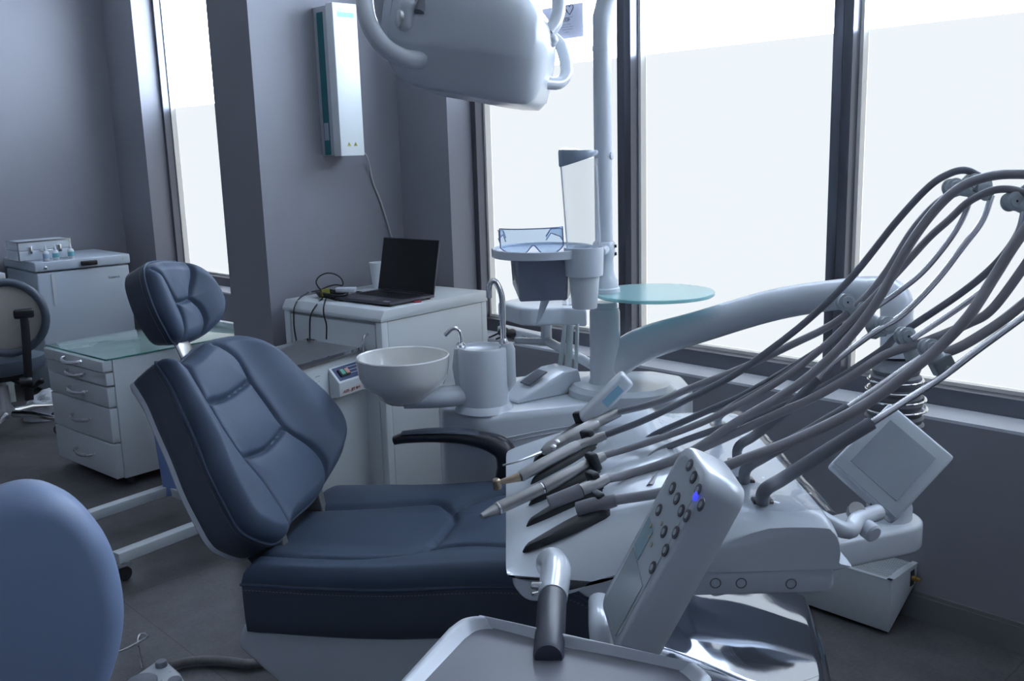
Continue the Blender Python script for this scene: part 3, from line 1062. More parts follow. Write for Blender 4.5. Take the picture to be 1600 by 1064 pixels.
# white moulded shell behind the backrest
sh = MB()
cx_, cy_ = 0, .26
rg = []
for s_, d in ((.985, -.100), (.985, -.114), (.94, -.126), (.5, -.135), (.02, -.137)):
    pts = cr([Vector((a, b, 0)) for a, b in bk_out], 4, closed=True)
    rg.append([Bo2 + BLx * (cx_ + (p.x - cx_) * s_) + BT * (cy_ + (p.y - cy_) * s_) + Bnt * d for p in pts])
sh.rings(rg)
sh.build('backrest_shell', M['white'], chair)

# --- headrest
Ho, HT, Hn = face((-.25, .29, 1.16), math.radians(15))
hd_px = zz([(112, 90), (130, 62), (175, 48), (230, 52), (268, 72), (303, 110), (332, 160), (343, 200), (334, 250), (302, 288), (250, 306), (215, 306), (190, 285), (150, 220), (120, 140)])
TWh = math.radians(4)
HL = CL * math.cos(TWh) + Hn * math.sin(TWh)
Hnt = Hn * math.cos(TWh) - CL * math.sin(TWh)
hd_out = plane_ab(hd_px, Ho, HL, HT, Hnt, .0)
h1 = plane_ab(zz([(122, 84), (145, 105), (168, 132), (200, 186), (225, 240), (230, 298)]), Ho, HL, HT, Hnt, .0)
h2 = plane_ab(zz([(238, 58), (248, 105), (246, 150), (248, 174), (272, 200), (290, 240), (294, 280)]), Ho, HL, HT, Hnt, .0)
h3 = plane_ab(zz([(200, 186), (225, 184), (248, 174)]), Ho, HL, HT, Hnt, .0)


def hf_head(a, b): return .026 * smooth(abs(a - .02), .03, .12) - .006


head = cushion('headrest', M['leather'], chair, hd_out, Ho, HL, HT, Hnt, .085, .030, [h1, h2, h3], .010, .006, .008, hf_head, N=260, R=52, side_taper=.95, centre=(.03, -.005), side_mat=M['leather_dark'])
hc = Ho - Hnt * .085
MB().obox(hc + HL * .04 - Hnt * .012, HL, HT, Hnt, .14, .12, .024).build('headrest_plate', M['white'], chair, .008)
MB().lathe([(.010, 0), (.012, .004), (.012, .010), (.007, .013)], hc - Hnt * .008 - HL * .030, -HL, 18).build('headrest_knob', M['chrome'], chair)
# headrest bar, a flat white metal tongue from the backrest up to the headrest
bar0 = Bo2 + BT * .40 - Bnt * .10
bar1 = hc - Hnt * .010 - HT * .02
mid = Bo2 + BT * .56 - Bnt * .055
MB().tube(cr([bar0, mid, bar1], 8), .010, 12, flat=(CL, 3.2)).build('headrest_bar', M['satin'], chair)

# --- seat and leg cushion (one long upholstered slab)
SZ = .55
so = ch(0, .29, SZ)
seat_out = [(-.005, -.27), (.03, -.285), (.30, -.287), (.60, -.285), (.90, -.27), (1.15, -.235), (1.28, -.19), (1.325, -.10), (1.335, 0), (1.325, .11), (1.28, .20), (1.15, .26), (.90, .30), (.60, .325), (.30, .31), (.05, .285), (-.012, .25), (-.015, .1), (-.012, -.1)]
ss1 = [(-.01, -.20), (.03, -.203), (.127, -.206), (.262, -.198), (.347, -.167), (.417, -.10), (.487, -.076), (.60, -.082), (.8, -.11), (1.05, -.12), (1.2, -.10)]
ss2 = [(-.01, .13), (.032, .135), (.177, .159), (.301, .182), (.36, .178), (.397, .144), (.45, .185), (.507, .213), (.6, .215), (.8, .20), (1.05, .18), (1.2, .15)]
ss3 = [(.397, .144), (.415, .09), (.418, .03), (.412, -.03), (.398, -.101)]


def hf_seat(a, b):
    e = smooth(abs(b - .01), .10, .24)
    lift = .028 * math.exp(-((a - .62) / .22) ** 2)
    foot = -.36 * max(0, a - .74) * smooth(a, .70, .90)
    e *= 1 - smooth(a, .75, .95)
    foot -= .04 * smooth(a, .78, .98) * (b / .29 - .35) ** 2
    return .018 * e + lift * (.5 + .5 * e) + foot - .004


seat = cushion('seat_cushion', M['leather'], chair, seat_out, so, CA, CL, UZ, .135, .034, [ss1, ss2, ss3], .014, .008, .008, hf_seat, N=420, R=60, side_taper=.995, centre=(.60, .02), side_mat=M['leather_dark'], follow=1.0)

# clear plastic dust cover pulled over the foot end
cv = MB()
NU, NV = 44, 60
V, Fc = [], []
for i in range(NU + 1):
    u = .93 + (1.350 - .93) * i / NU
    tt = clampf((u - .9) / .44)
    hw = .292 * (1 - .55 * max(0, (u - 1.12) / .23) ** 2.2) if u > 1.12 else .292
    for j in range(NV + 1):
        s_ = -1 + 2 * j / NV
        w = abs(s_)
        vv = math.copysign(min(1, w / .78), s_) * hw
        base = SZ + .010 + hf_seat(u, vv) - .05 * smooth(w, .70, .80) - .10 * max(0, (w - .78) / .22)
        base -= .07 * smooth(u, 1.31, 1.352)
        wr = noise.noise(Vector((u * 6, vv * 5, 1.3))) * .004 + noise.noise(Vector((u * 3, vv * 12, 4))) * .002
        V.append(ch(u, .29 + vv + math.copysign(.01 * max(0, w - .7), s_), base + wr))
for i in range(NU):
    for j in range(NV):
        a = i * (NV + 1) + j
        Fc.append((a, a + 1, a + NV + 2, a + NV + 1))
cv.add(V, Fc)
cvo = cv.build('foot_dust_cover', mat('glossy clear cover sheet', (.50, .54, .61), .07, .95, bump=.05, bscale=8), chair, recalc=True, sharp=80)
sf = cvo.modifiers.new('thickness', 'SOLIDIFY')
sf.thickness = .0015

# --- white base shell, base pedestal and hinge
bs = [(-.025, .412), (-.048, .352), (.05, .262), (.26, .10), (.94, .10), (1.16, .20), (1.20, .235), (.76, .412)]
MB().prism([ch(u, .025, z) for u, z in bs], CL * .56).build('base_shell', M['white'], chair, .02, 3)
pd = [(.28, 0), (.30, .06), (.34, .10), (.92, .10), (.97, .06), (.99, 0)]
MB().prism([ch(u, .06, z) for u, z in pd], CL * .48).build('pedestal', M['whitem'], chair, .012, 2)
for v in (.16, .42):
    MB().prism([ch(-.06, v, .60), ch(.02, v, .64), ch(.05, v, .47), ch(-.03, v, .44)], CL * .03).build('recline_hinge', M['satin'], chair, .004)
bel = MB()
bel.rings([[ch(-.035 + (.012 if k % 2 else 0), v, .42 + .016 * k) for v in (.1, .2, .35, .46)] + [ch(.03, v, .42 + .016 * k) for v in (.46, .1)] for k in range(9)])
bel.build('hinge_bellows', M['rubber'], chair)

# --- armrest on the far side
av = .622
pa_ = cr([ch(.185, av, .688), ch(.22, av, .697), ch(.30, av, .704), ch(.39, av, .703), ch(.46, av, .692), ch(.505, av, .668), ch(.512, av, .626), ch(.502, av, .576), ch(.495, av, .48)], 6)
MB().tube(pa_, crf([.013, .016, .018, .020, .026, .031, .028, .025, .023], 6), 16, flat=(CL, 1.25)).build('armrest', M['armpad'], chair)
pp_ = cr([ch(.21, av, .710), ch(.30, av, .7185), ch(.39, av, .719), ch(.445, av, .713)], 6)
MB().tube(pp_, crf([.006, .008, .008, .006], 6), 12, flat=(CL, 3.0)).build('armrest_pad', M['leather_dark'], chair)
MB().obox(ch(.495, av - .03, .47), CA, CL, UZ, .05, .12, .05).build('armrest_bracket', M['black'], chair, .008)

# ================================================================== operator stool in the foreground
FD = 1.5
fc = at(12, 960, FD)
ndir = -ray(12, 960)
ndir.z = 0
ndir = ndir.normalized()
ndir = (ndir + Vector((-.25, .1, 0))).normalized()
tdir = UZ.cross(ndir).normalized()
op = thing('operator_stool', 'blue padded stool back in the near left corner', 'stool', Vector((fc.x, fc.y, 0)))
oc = []
for x, y in ((35, 765), (110, 781), (160, 830), (185, 880), (198, 940), (198, 985), (188, 1035), (165, 1090), (110, 1142), (35, 1165)):
    q = onpl(x, y, fc, ndir) - fc
    oc.append((q.dot(tdir), q.dot(UZ)))
xs = oc[0][0]
oc2 = oc + [(2 * xs - .05 - a, b) for a, b in reversed(oc[1:-1])]
oc2 = [(a, b) for a, b in oc2]
sbl = mat('mid blue vinyl', (.165, .222, .35), .5, bump=.05, bscale=600, var=.03)
cushion('stool_backrest', sbl, op, oc2, fc, tdir, UZ, ndir, .075, .040, [], hf=lambda a, b: .012 - .9 * 0.06 * (a - xs) ** 2 * 10 * .3, N=160, R=36, side_taper=.97, centre=(xs - .02, .0), pipe=False)
rr = cr([Vector((a, b, 0)) for a, b in oc2], 6, closed=True)
sx0 = xs - .02
MB().tube([fc + tdir * (sx0 + (p.x - sx0) * .985) + UZ * (p.y * .985) - ndir * .050 for p in rr], .003, 6, closed=True).build('back_seam', M['leather_dark'], op)
sc0 = fc + tdir * (xs - .02) - ndir * .24
sc0.z = 0
MB().tube(cr([fc + tdir * (xs - .02) - UZ * .08 - ndir * .06, fc + tdir * (xs - .02) - UZ * .32 - ndir * .07, sc0 + ndir * .1 + UZ * .36, sc0 + UZ * .36], 5), .016, 10, flat=(tdir, 1.5)).build('back_post', M['black'], op)
rg = [[sc0 + tdir * (r_ * math.cos(a)) + ndir * (r_ * math.sin(a)) + UZ * h_ for a in [2 * PI * k / 40 for k in range(40)]] for r_, h_ in ((.02, .47), (.17, .47), (.195, .45), (.20, .42), (.19, .39), (.02, .385))]
MB().rings(rg).build('seat', sbl, op)
MB().lathe([(.05, .06), (.05, .1), (.03, .14), (.025, .3), (.018, .3), (.018, .385)], sc0, n=20).build('gas_column', M['steel'], op)
for i in range(5):
    a = .6 + i * 2 * PI / 5
    d = Vector((math.cos(a), math.sin(a), 0))
    MB().tube([sc0 + UZ * .09, sc0 + d * .27 + UZ * .075], [.022, .014], 10).build('base_leg', M['chrome'], op)
    MB().lathe([(.012, -.016), (.028, -.014), (.030, 0), (.028, .014), (.012, .016)], sc0 + d * .27 + UZ * .030, Vector((-d.y, d.x, 0)), 18).tube([sc0 + d * .27 + UZ * .05, sc0 + d * .27 + UZ * .075], .007, 8).build('caster', M['black'], op)

# ================================================================== foot pedal on the floor
fp0 = onz(248, 1052, .05)
fp = thing('foot_pedal', 'white foot control with grey knobs and ribbed hose on the floor', 'foot pedal', Vector((fp0.x, fp0.y, 0)))
cpx = [onz(x, y, .045) for x, y in ((199, 1064), (244, 1033), (262, 1034), (282, 1052), (300, 1085))]
e = [cpx[0] + (cpx[4] - cpx[0]) * .0 + Vector((.02, -.11, 0)), cpx[4] + Vector((.04, -.06, 0))]
poly = [cpx[0], cpx[1], cpx[2], cpx[3], cpx[4], e[1], e[0]]
MB().prism([Vector((p.x, p.y, .002)) for p in poly], UZ * .045).build('pedal_body', mat('pale grey pedal', (.50, .54, .58), .35), fp, .008)
gk = mat('grey knob', (.20, .22, .26), .5)
for (x, y), r_, h_ in (((252, 1038), .017, .018), ((273, 1064), .020, .014), ((222, 1066), .042, .016)):
    c = onz(x, y, .052)
    c.z = .045
    MB().lathe([(r_, 0), (r_, h_ * .7), (r_ * .85, h_)], c, n=24).build('knob', gk, fp)
for x, y in ((267, 1049), (254, 1062)):
    c = onz(x, y, .047)
    MB().lathe([(.005, 0), (.003, .0015)], Vector((c.x, c.y, .047)), n=10).build('screw', M['steel'], fp)
hp_ = cr([onz(x, y, .018) for x, y in ((266, 1040), (285, 1035), (305, 1032), (330, 1031), (355, 1033), (385, 1037))], 40)
hp_ += cr([hp_[-1], hp_[-1] + CA * .12 + CL * .05, hp_[-1] + CA * .3 + CL * .15], 20)[1:]
hp_ = [Vector((p.x, p.y, .017)) for p in hp_]
MB().tube(hp_, [.0125 if (i // 2) % 2 else .0145 for i in range(len(hp_))], 12).build('ribbed_hose', mat('ribbed grey hose', (.24, .24, .245), .5), fp)
wl = cr([onz(150, 1028, .04), onz(186, 1018, .05), onz(210, 1007, .055), onz(229, 996, .055)], 6)
wl2 = cr([onz(229, 996, .055), onz(231, 993, .055), onz(224, 990, .055), onz(217, 994, .05), onz(216, 1010, .045), onz(222, 1044, .04)], 6)
MB().tube(wl + wl2[1:], .0035, 8).build('wire_handle', M['chrome'], fp)

# ================================================================== dental unit: cuspidor body, post, arm
du = thing('dental_unit', 'white dental unit with spittoon bowl, post and long curved arm by the window', 'dental unit', ch(.6, .95, 0), CANG)
BZ = .755
plan = [(.275, .79), (.30, .735), (.42, .668), (.47, .672), (.73, .80), (1.0, .93), (1.03, 1.05), (1.0, 1.2), (.9, 1.27), (.6, 1.25), (.35, 1.10), (.28, .95)]
MB().prism([ch(u, v, .12) for u, v in plan], UZ * (BZ - .12)).build('body', M['white'], du, .022, 4)
MB().prism([ch(.64 + (u - .64) * .96, .95 + (v - .95) * .96, 0) for u, v in plan], UZ * .125).build('plinth', M['whitem'], du, .008, 2)
tl_ = MB()
for dz in (0, .012):
    tl_.tube(cr([ch(.300, .7305, .665 + dz), ch(.36, .698, .662 + dz), ch(.43, .664, .660 + dz), ch(.50, .683, .672 + dz), ch(.60, .733, .682 + dz), ch(.72, .793, .688 + dz)], 5), .0022, 6)
tl_.build('trim_line', mat('trim line', (.45, .47, .50), .3), du)
# post base platform
pb = at(946, 602, 2.98)
pb.z = BZ
PBX, PBY = pb.x, pb.y
def pz(px, py): # height at the post axis for an image row
    r = ray(px, py)
    n = Vector((r.x, r.y, 0)).normalized()
    return onpl(px, py, Vector((PBX, PBY, 0)), n).z
pl_ = MB()
rg = []
for s_, h_ in ((1, -.01), (1, .018), (.9, .032), (.5, .034)):
    rg.append([Vector((PBX, PBY, BZ)) + CA * ((.165 * s_ * math.cos(a)) + .05) + CL * (.14 * s_ * math.sin(a)) + UZ * h_ for a in [2 * PI * k / 40 for k in range(40)]])
pl_.rings(rg)
pl_.build('post_platform', M['white'], du)
zt, zj = pz(946, 487), pz(946, 470)
P0 = Vector((PBX, PBY, 0))
MB().lathe([(.053, BZ), (.053, BZ + .03), (.047, BZ + .045), (.046, zt), (.043, zt + .01)], P0, n=36).build('lower_post', M['white'], du)
MB().lathe([(.036, zt), (.040, zt + .008), (.040, zt + .022), (.034, zt + .03)], P0, n=32).build('joint_ring', M['white'], du)
zc0, zc1, zc2 = pz(950, 456), pz(950, 428), pz(950, 398)
MB().lathe([(.048, zc0), (.047, zc0 + .012), (.042, zc0 + .016), (.040, zc0 + .035), (.034, zc0 + .045), (.031, zc1), (.029, zc1 + .01), (.028, zc2)], P0, n=32).build('stepped_collar', M['white'], du)
# upper pole bending to the right near the ceiling
zb_ = pz(946, 75)
zl = pz(946, 20)
up = [P0 + UZ * zc1, P0 + UZ * zb_, P0 + UZ * (zl - .01), P0 + UZ * (zl + .06) + RX * .025, P0 + UZ * (zl + .085) + RX * .08, P0 + UZ * (zl + .085) + RX * .25 - FY * .05, P0 + UZ * (zl + .09) + RX * .55 - FY * .2]
MB().tube([up[0], up[1]] + cr(up[2:5], 8) + [up[5], up[6]], .0265, 24).build('upper_pole', M['white'], du)
MB().lathe([(.0285, -.008), (.0285, .006)], P0 + UZ * zb_, n=28).build('pole_ring', M['white'], du)
MB().lathe([(.012, 0), (.012, .003), (.006, .004)], P0 + UZ * pz(958, 243) + (RX * .9 - FY * .44).normalized() * .0255, (RX * .9 - FY * .44), 16).build('pole_plug', M['whitem'], du)
# swing arm for the delivery table
AE = at(1392, 458, 2.45)
arm_px = [(950, 575, 2.98), (1000, 540, 2.96), (1098, 509, 2.88), (1215, 475, 2.73), (1335, 457, 2.55), (1375, 455, 2.47)]
pth = cr([at(*p) for p in arm_px], 8)
MB().tube(pth, crf([.050, .053, .048, .045, .040, .039], 8), 28).build('swing_arm', M['white'], du)
knee = cr([at(1368, 455.5, 2.48), at(1388, 458, 2.44), at(1400, 470, 2.41), at(1401, 495, 2.40), at(1401, 560, 2.40)], 8)
MB().tube(knee, .039, 28).build('arm_elbow', M['white'], du)
kz = Vector((at(1401, 560, 2.40).x, at(1401, 560, 2.40).y, 0))
z0 = at(1401, 560, 2.40).z
col0 = at(1385, 700, 2.33)
KX = Vector((kz.x, kz.y, 0))
def kzr(py): return onpl(1390, py, KX, Vector((ray(1390, 600).x, ray(1390, 600).y, 0))).z
for k in range(4):
    zz_ = kzr(592) - .024 * k
    MB().tube([KX + Vector((math.cos(a) * (.064 + .004 * k), math.sin(a) * (.064 + .004 * k), zz_)) for a in [2 * PI * j / 36 for j in range(36)]], .0035, 8, closed=True).build('chrome_ring', M['chrome'], du)
za, zb2 = kzr(668), kzr(572)
rp = [(.055, za), (.072, za + .012)]
for k in range(9):
    t = k / 8
    rp += [(.072 - .014 * t, za + .014 + (zb2 - za - .02) * t), (.066 - .014 * t, za + .020 + (zb2 - za - .02) * t)]
rp += [(.042, zb2 + .012), (.039, z0)]
MB().lathe(rp, KX, n=40).build('ribbed_boot', M['hose_dark'], du)
MB().lathe([(.056, kzr(808)), (.056, kzr(790)), (.050, kzr(775)), (.050, kzr(655))], KX, n=36).build('drop_column', M['white'], du)

# small wedge shaped box on the body beside the post
wv = [onz(802, 640, BZ), onz(870, 655, BZ), onz(915, 622, BZ), onz(905, 590, BZ + .02)]
wd0 = onz(808, 632, BZ)
wdx = (onz(905, 612, BZ) - wd0).normalized()
wdy = UZ.cross(wdx)
wlen = (onz(905, 612, BZ) - wd0).length
wz = [(0, .0), (0, .012), (.04, .022), (wlen * .75, .070), (wlen, .072), (wlen + .02, .0)]
MB().prism([wd0 + wdx * x + UZ * z for x, z in wz], wdy * .12).build('wedge_rest', M['white'], du, .006)
sl0 = wd0 + wdx * wlen * .45 + wdy * .06 + UZ * .056
MB().obox(sl0, (wdx * 1 + UZ * .45), wdy, (UZ - wdx * .45), .075, .05, .004).build('grey_pad', mat('grey rubber pad', (.10, .11, .14), .4), du, .001)

# cup filler column with spouts
def zat(px, py, P):
    n = Vector((ray(px, py).x, ray(px, py).y, 0))
    return onpl(px, py, Vector((P.x, P.y, 0)), n).z
fc0 = ch(.445, .765, 0)
q = at(757, 600, 1)
n_ = CL
fcol = onpl(757, 640, ch(.45, .755, 0), CL)
fcol = Vector((fcol.x, fcol.y, 0))
zt_ = zat(757, 541, fcol)
MB().lathe([(.088, BZ - .004), (.082, BZ + .008), (.074, BZ + .016), (.0735, zt_ - .008), (.070, zt_), (.062, zt_), (.058, zt_ - .006), (.050, zt_ - .010), (.001, zt_ - .012)], fcol, n=48, cap=False).build('cup_filler_column', M['white'], du)
eR = Vector((RX.x, RX.y, 0))
MB().tube([fcol + eR * .070 + UZ * (zt_ + .008), fcol + eR * .072 + UZ * (zt_ - .01), fcol + eR * .072 + UZ * (zt_ - .11), fcol + eR * .060 + UZ * (zt_ - .135)], [.018, .024, .024, .014], 20).build('faucet_housing', M['white'], du)
MB().tube([fcol - eR * .066 + UZ * (zt_ - .005), fcol - eR * .070 + UZ * (zt_ - .06), fcol - eR * .060 + UZ * (zt_ - .16)], [.016, .020, .016], 16).build('rinse_housing', M['white'], du)
fd = fcol + eR * .062
ft_ = cr([fd + UZ * (zt_ - .01), fd + UZ * zat(788, 500, fd), fd + UZ * zat(787, 466, fd), fd - eR * .010 + UZ * zat(780, 447, fd), fd - eR * .022 + UZ * zat(774, 439, fd), fd - eR * .035 + UZ * zat(766, 446, fd), fd - eR * .037 + UZ * zat(766, 465, fd)], 6)
MB().tube(ft_, .0085, 16).build('cup_spout', M['chrome'], du)
MB().lathe([(.013, 0), (.013, .014), (.009, .022)], fd + UZ * zt_, n=18).build('spout_nut', M['chrome'], du)
sd_ = fcol - eR * .062
rs = cr([sd_ + UZ * zt_, sd_ + UZ * (zt_ + .03) + eR * .0, sd_ - eR * .006 + UZ * (zt_ + .050), sd_ - eR * .022 + UZ * (zt_ + .055), sd_ - eR * .045 + UZ * (zt_ + .036)], 6)
MB().tube(rs, .0065, 12).build('rinse_spout', M['chrome'], du)
MB().lathe([(.014, 0), (.014, .01), (.009, .016)], sd_ + UZ * (zt_ - .003), n=16).build('rinse_nut', M['chrome'], du)
# spittoon bowl
bcn_ = fcol - eR * .230 - FY * .03
zr = zat(637, 556, bcn_)
MB().lathe([(.02, zr - .135), (.055, zr - .135), (.072, zr - .122), (.085, zr - .105), (.118, zr - .080), (.128, zr - .055), (.132, zr - .03), (.135, zr), (.132, zr + .003), (.128, zr), (.122, zr - .04), (.105, zr - .075), (.05, zr - .098), (.001, zr - .10)], bcn_, n=56, cap=False).build('spittoon_bowl', M['ceram'], du)
MB().tube(cr([bcn_ + UZ * (zr - .125), bcn_ + eR * .10 + UZ * (zr - .125), fcol - eR * .02 + UZ * (zr - .125)], 5), .030, 20, flat=(FY, 1.5)).build('bowl_arm', M['white'], du)
# round frosted glass shelf on the post
gt = P0 + RX * .150 - FY * .015
gz = pz(1018, 464)
MB().lathe([(.176, 0), (.178, .002), (.178, .009), (.176, .011)], gt + UZ * (zc0 - .012), n=72).build('glass_shelf', M['gtable'], du)

# ------------------------------------------------------------------ cup dispenser with goggles
ds = thing('cup_dispenser', 'wall-less round tray with grey bucket and clear cup tube on the unit pole', 'cup dispenser', P0 + UZ * 1.1)
ds['label'] = 'round rimmed tray with grey box and clear cup tube clamped to the pole'
tc_ = P0 - RX * .185 - FY * .01
zr_ = zat(855, 395, tc_)
MB().lathe([(.001, zr_ - .008), (.148, zr_ - .008), (.152, zr_ - .006), (.153, zr_ + .016), (.150, zr_ + .018), (.148, zr_ + .016), (.147, zr_ + .010), (.001, zr_ + .010)], tc_, n=64, cap=False).build('tray', M['white'], ds)
bxm = mat('grey plastic box', (.22, .25, .32), .25, coat=.3)
fx = (RX * .985 - FY * .17).normalized()
fy = UZ.cross(fx)
bxo = tc_ - RX * .005
bmb = MB()
q = [(-.098, -.055), (.075, -.075), (.075, .075), (-.098, .075)]
q2 = [(-.080, -.048), (.068, -.066), (.068, .066), (-.080, .066)]
bmb.hexa([bxo + fx * a + fy * b + UZ * (zr_ + c) for a, b, c in [(-.056, -.074, -.138), (.085, -.072, -.132), (.085, .066, -.132), (-.094, .03, -.100)]],
         [bxo + fx * a + fy * b + UZ * (zr_ - .008) for a, b in [(-.058, -.080), (.09, -.076), (.09, .07), (-.100, .035)]])
bmb.build('grey_box', bxm, ds, .006)
for k, (dx, l_) in enumerate(((.010, .075),)):
    MB().tube([bxo + fx * (.005 + dx) - fy * .03 + UZ * (zr_ - .135), bxo + fx * (-.022 + dx) - fy * .03 + UZ * (zr_ - .135 - l_)], [.013, .004], 14).build('drain_funnel', M['whitem'], ds)
ct = P0 - RX * .068 - FY * .095
zct = zat(911, 388, ct)
zcb = zat(911, 430, ct)
MB().lathe([(.055, zcb), (.058, zct - .01), (.058, zct + .004), (.053, zct + .004), (.051, zcb), (.055, zcb)], ct, n=40, cap=False).build('cup_ring', M['white'], ds)
zct2 = zat(905, 248, ct)
lean = -RX * .012
tb_ = MB()
tb_.rings([[ct + lean * t + Vector((math.cos(a) * r_, math.sin(a) * r_, zct - .02 + (zct2 - zct + .02) * t)) for a in [2 * PI * k / 40 for k in range(40)]] for t, r_ in ((0, .048), (.3, .050), (.7, .052), (1, .052))], cap=False)
tbo = tb_.build('clear_tube', M['acryl'], ds)
rod = MB()
rod.tube([ct + RX * .047 + UZ * (zct - .01), ct + lean + RX * .051 - UZ * 0 + UZ * zct2], .0035, 8).tube([ct - RX * .047 + UZ * (zct - .01), ct + lean - RX * .051 + UZ * zct2], .0022, 8)
rod.build('tube_edge', glassy('clear edge', (.75, .80, .86), .6, .05), ds)
lm = mat('grey blue lid', (.30, .36, .44), .25, coat=.3)
cl_ = ct + lean
def lring(r_, lo, hi, up):
    return [cl_ + RX * (r_ * math.cos(a)) + FY * (r_ * math.sin(a)) + UZ * (zct2 + lo + (hi - lo) * (1 + math.cos(a)) / 2 + up) for a in [2 * PI * k / 40 for k in range(40)]]
MB().rings([lring(.0535, -.022, .010, 0), lring(.056, -.020, .011, .002), lring(.057, .020, .018, .0), lring(.055, .026, .022, .001), lring(.040, .031, .020, .002), lring(.001, .024, .024, .002)]).build('tube_lid', lm, ds)
MB().tube([ct + RX * .05 + UZ * (zct - .012), P0 - FY * .03 + UZ * (zct - .012)], .014, 12).tube([tc_ + RX * .14 + UZ * (zr_), P0 + UZ * zr_], .012, 12).build('pole_bracket', M['white'], ds)
MB().lathe([(.034, pz(950, 400)), (.034, pz(950, 380)), (.030, pz(950, 377))], P0, n=30).build('pole_clamp', M['white'], ds)
MB().lathe([(.005, 0), (.005, .006)], P0 + RX * .030 - FY * .015 + UZ * pz(950, 384), RX, 10).lathe([(.005, 0), (.005, .006)], P0 + RX * .030 - FY * .015 + UZ * pz(950, 396), RX, 10).build('clamp_screws', M['black'], ds)
# paper cup in the ring (mouth upwards, hanging in the holder)
cup2 = Vector((ct.x, ct.y, zat(911, 481, ct)))
hcup = zcb - cup2.z + .02
paper_cup('paper_cup', cup2, 'white ribbed paper cup hanging in the dispenser ring below the clear tube', hcup, .036, .047)

# goggles lying in the tray
go = thing('safety_goggles', 'clear blue tinted safety goggles lying on the round tray', 'goggles', tc_ + UZ * zr_)
gz0 = zr_ + .0105
gw, gh = .185, .070
gcen = tc_ - RX * .028 - FY * .112
gx = (RX * .99 + FY * .10).normalized()
gy = UZ.cross(gx)
lens, NLu, NLv = MB(), 36, 10
V, Fc = [], []
def gpt(s_, t):
    x = s_ * gw / 2
    bend = .045 * (s_ * s_) ** 1.5
    lo = 0.0
    nose = .024 * math.exp(-((s_ + .02) / .17) ** 2)
    cor = .020 * max(0, abs(s_) - .62) / .38
    zlo = nose + cor * cor * 40
    zz2 = zlo + (gh - zlo) * t
    return gcen + gx * x + gy * (bend + .012 * t) + UZ * (gz0 + zz2)
for i in range(NLu + 1):
    for j in range(NLv + 1):
        V.append(gpt(-1 + 2 * i / NLu, j / NLv))
for i in range(NLu):
    for j in range(NLv):
        a = i * (NLv + 1) + j
        Fc.append((a, a + NLv + 1, a + NLv + 2, a + 1))
lens.add(V, Fc)
lo_ = lens.build('lens', M['goggle'], go)
bd = [gpt(-1 + 2 * i / NLu, 0) for i in range(NLu + 1)] + [gpt(1, j / NLv) for j in range(1, NLv + 1)] + [gpt(1 - 2 * i / NLu, 1) for i in range(1, NLu + 1)] + [gpt(-1, 1 - j / NLv) for j in range(1, NLv)]
MB().tube(bd, .0018, 6, closed=True).build('lens_rim', M['goggle_rim'], lo_)
for s_ in (-1, 1):
    a0, a1 = gpt(s_, .85), gpt(s_, .25)
    tmp = MB()
    top = [a0, a0 + gy * .05, a0 + gy * .10 - UZ * .005 - gx * s_ * .02, a0 + gy * .135 - UZ * .03 - gx * s_ * .03]
    bot = [a1, a1 + gy * .05 + UZ * .008, a0 + gy * .10 - UZ * .018 - gx * s_ * .02, a0 + gy * .135 - UZ * .042 - gx * s_ * .03]
    tmp.add(top + bot, [(0, 1, 5, 4), (1, 2, 6, 5), (2, 3, 7, 6)])
    tmp.build('temple', M['goggle'], go)
    MB().tube(top, .0018, 6).tube(bot, .0018, 6).build('temple_rim', M['goggle_rim'], go)

# ------------------------------------------------------------------ assistant tray with suction hoses behind
ast = thing('assistant_tray', 'white assistant tray with pale suction hoses behind the grey box', 'tray', P0 - RX * .2)
tzc = at(845, 500, 3.12)
azt = tzc.z
apx = [(776, 487), (812, 476), (905, 474), (918, 490), (912, 494), (882, 494), (830, 500), (812, 500)]
def apt(x, y, dz=0): return onz(x, y, azt) + UZ * dz
az_pts = [onz(x, y, azt + .012) for x, y in ((777, 472), (815, 464), (905, 464), (917, 483), (880, 480), (832, 482), (812, 481))]
tx = (az_pts[3] - az_pts[6]).normalized()
MB().prism([p - UZ * .062 for p in az_pts], UZ * .062).build('tray_body', M['white'], ast, .010, 3)
for k, (a, b) in enumerate((((815, 471), (868, 468)), ((845, 461), (884, 470)))):
    pa2, pb2 = onz(*a, azt + .016), onz(*b, azt + .016)
    MB().tube([pa2, (pa2 + pb2) / 2 + UZ * .004, pb2], [.001, .004, .002], 8).build('steel_instrument', M['steel'], ast)
for k, (x, y) in enumerate(((882, 476), (893, 476), (903, 476))):
    b = onz(x, y, azt + .012)
    MB().tube([b, b + UZ * .055], .008 if k != 1 else .010, 12).build('suction_tip_holder', M['acryl'], ast)
hsm = mat('pale suction hose', (.52, .57, .58), .45)
for k, (l, r_) in enumerate((([(883, 508), (878, 550), (870, 600), (868, 615)], .0075), ([(891, 508), (889, 550), (886, 595), (884, 612)], .011), ([(902, 506), (901, 550), (899, 595), (898, 612)], .006))):
    MB().tube(cr([at(x, y, 3.08 - .01 * i) for i, (x, y) in enumerate(l)], 6), r_, 12).build('suction_hose', hsm, ast)
ab = onz(853, 496, azt - .05)
MB().tube([ab, ab - UZ * .10], .020, 16).build('tray_stem', M['white'], ast, .0)
ab2 = ab - UZ * .085
MB().tube(cr([ab2, ab2 + (P0 - ab2).normalized() * .1 * 0 + RX * -.05, ab2 - RX * .11 + FY * .02], 4), .017, 14, flat=(UZ, .7)).build('tray_arm', M['white'], ast)
lk = P0.copy()
lk.z = ab2.z
MB().tube([ab2, lk], .016, 14).build('arm_link', M['white'], ast)

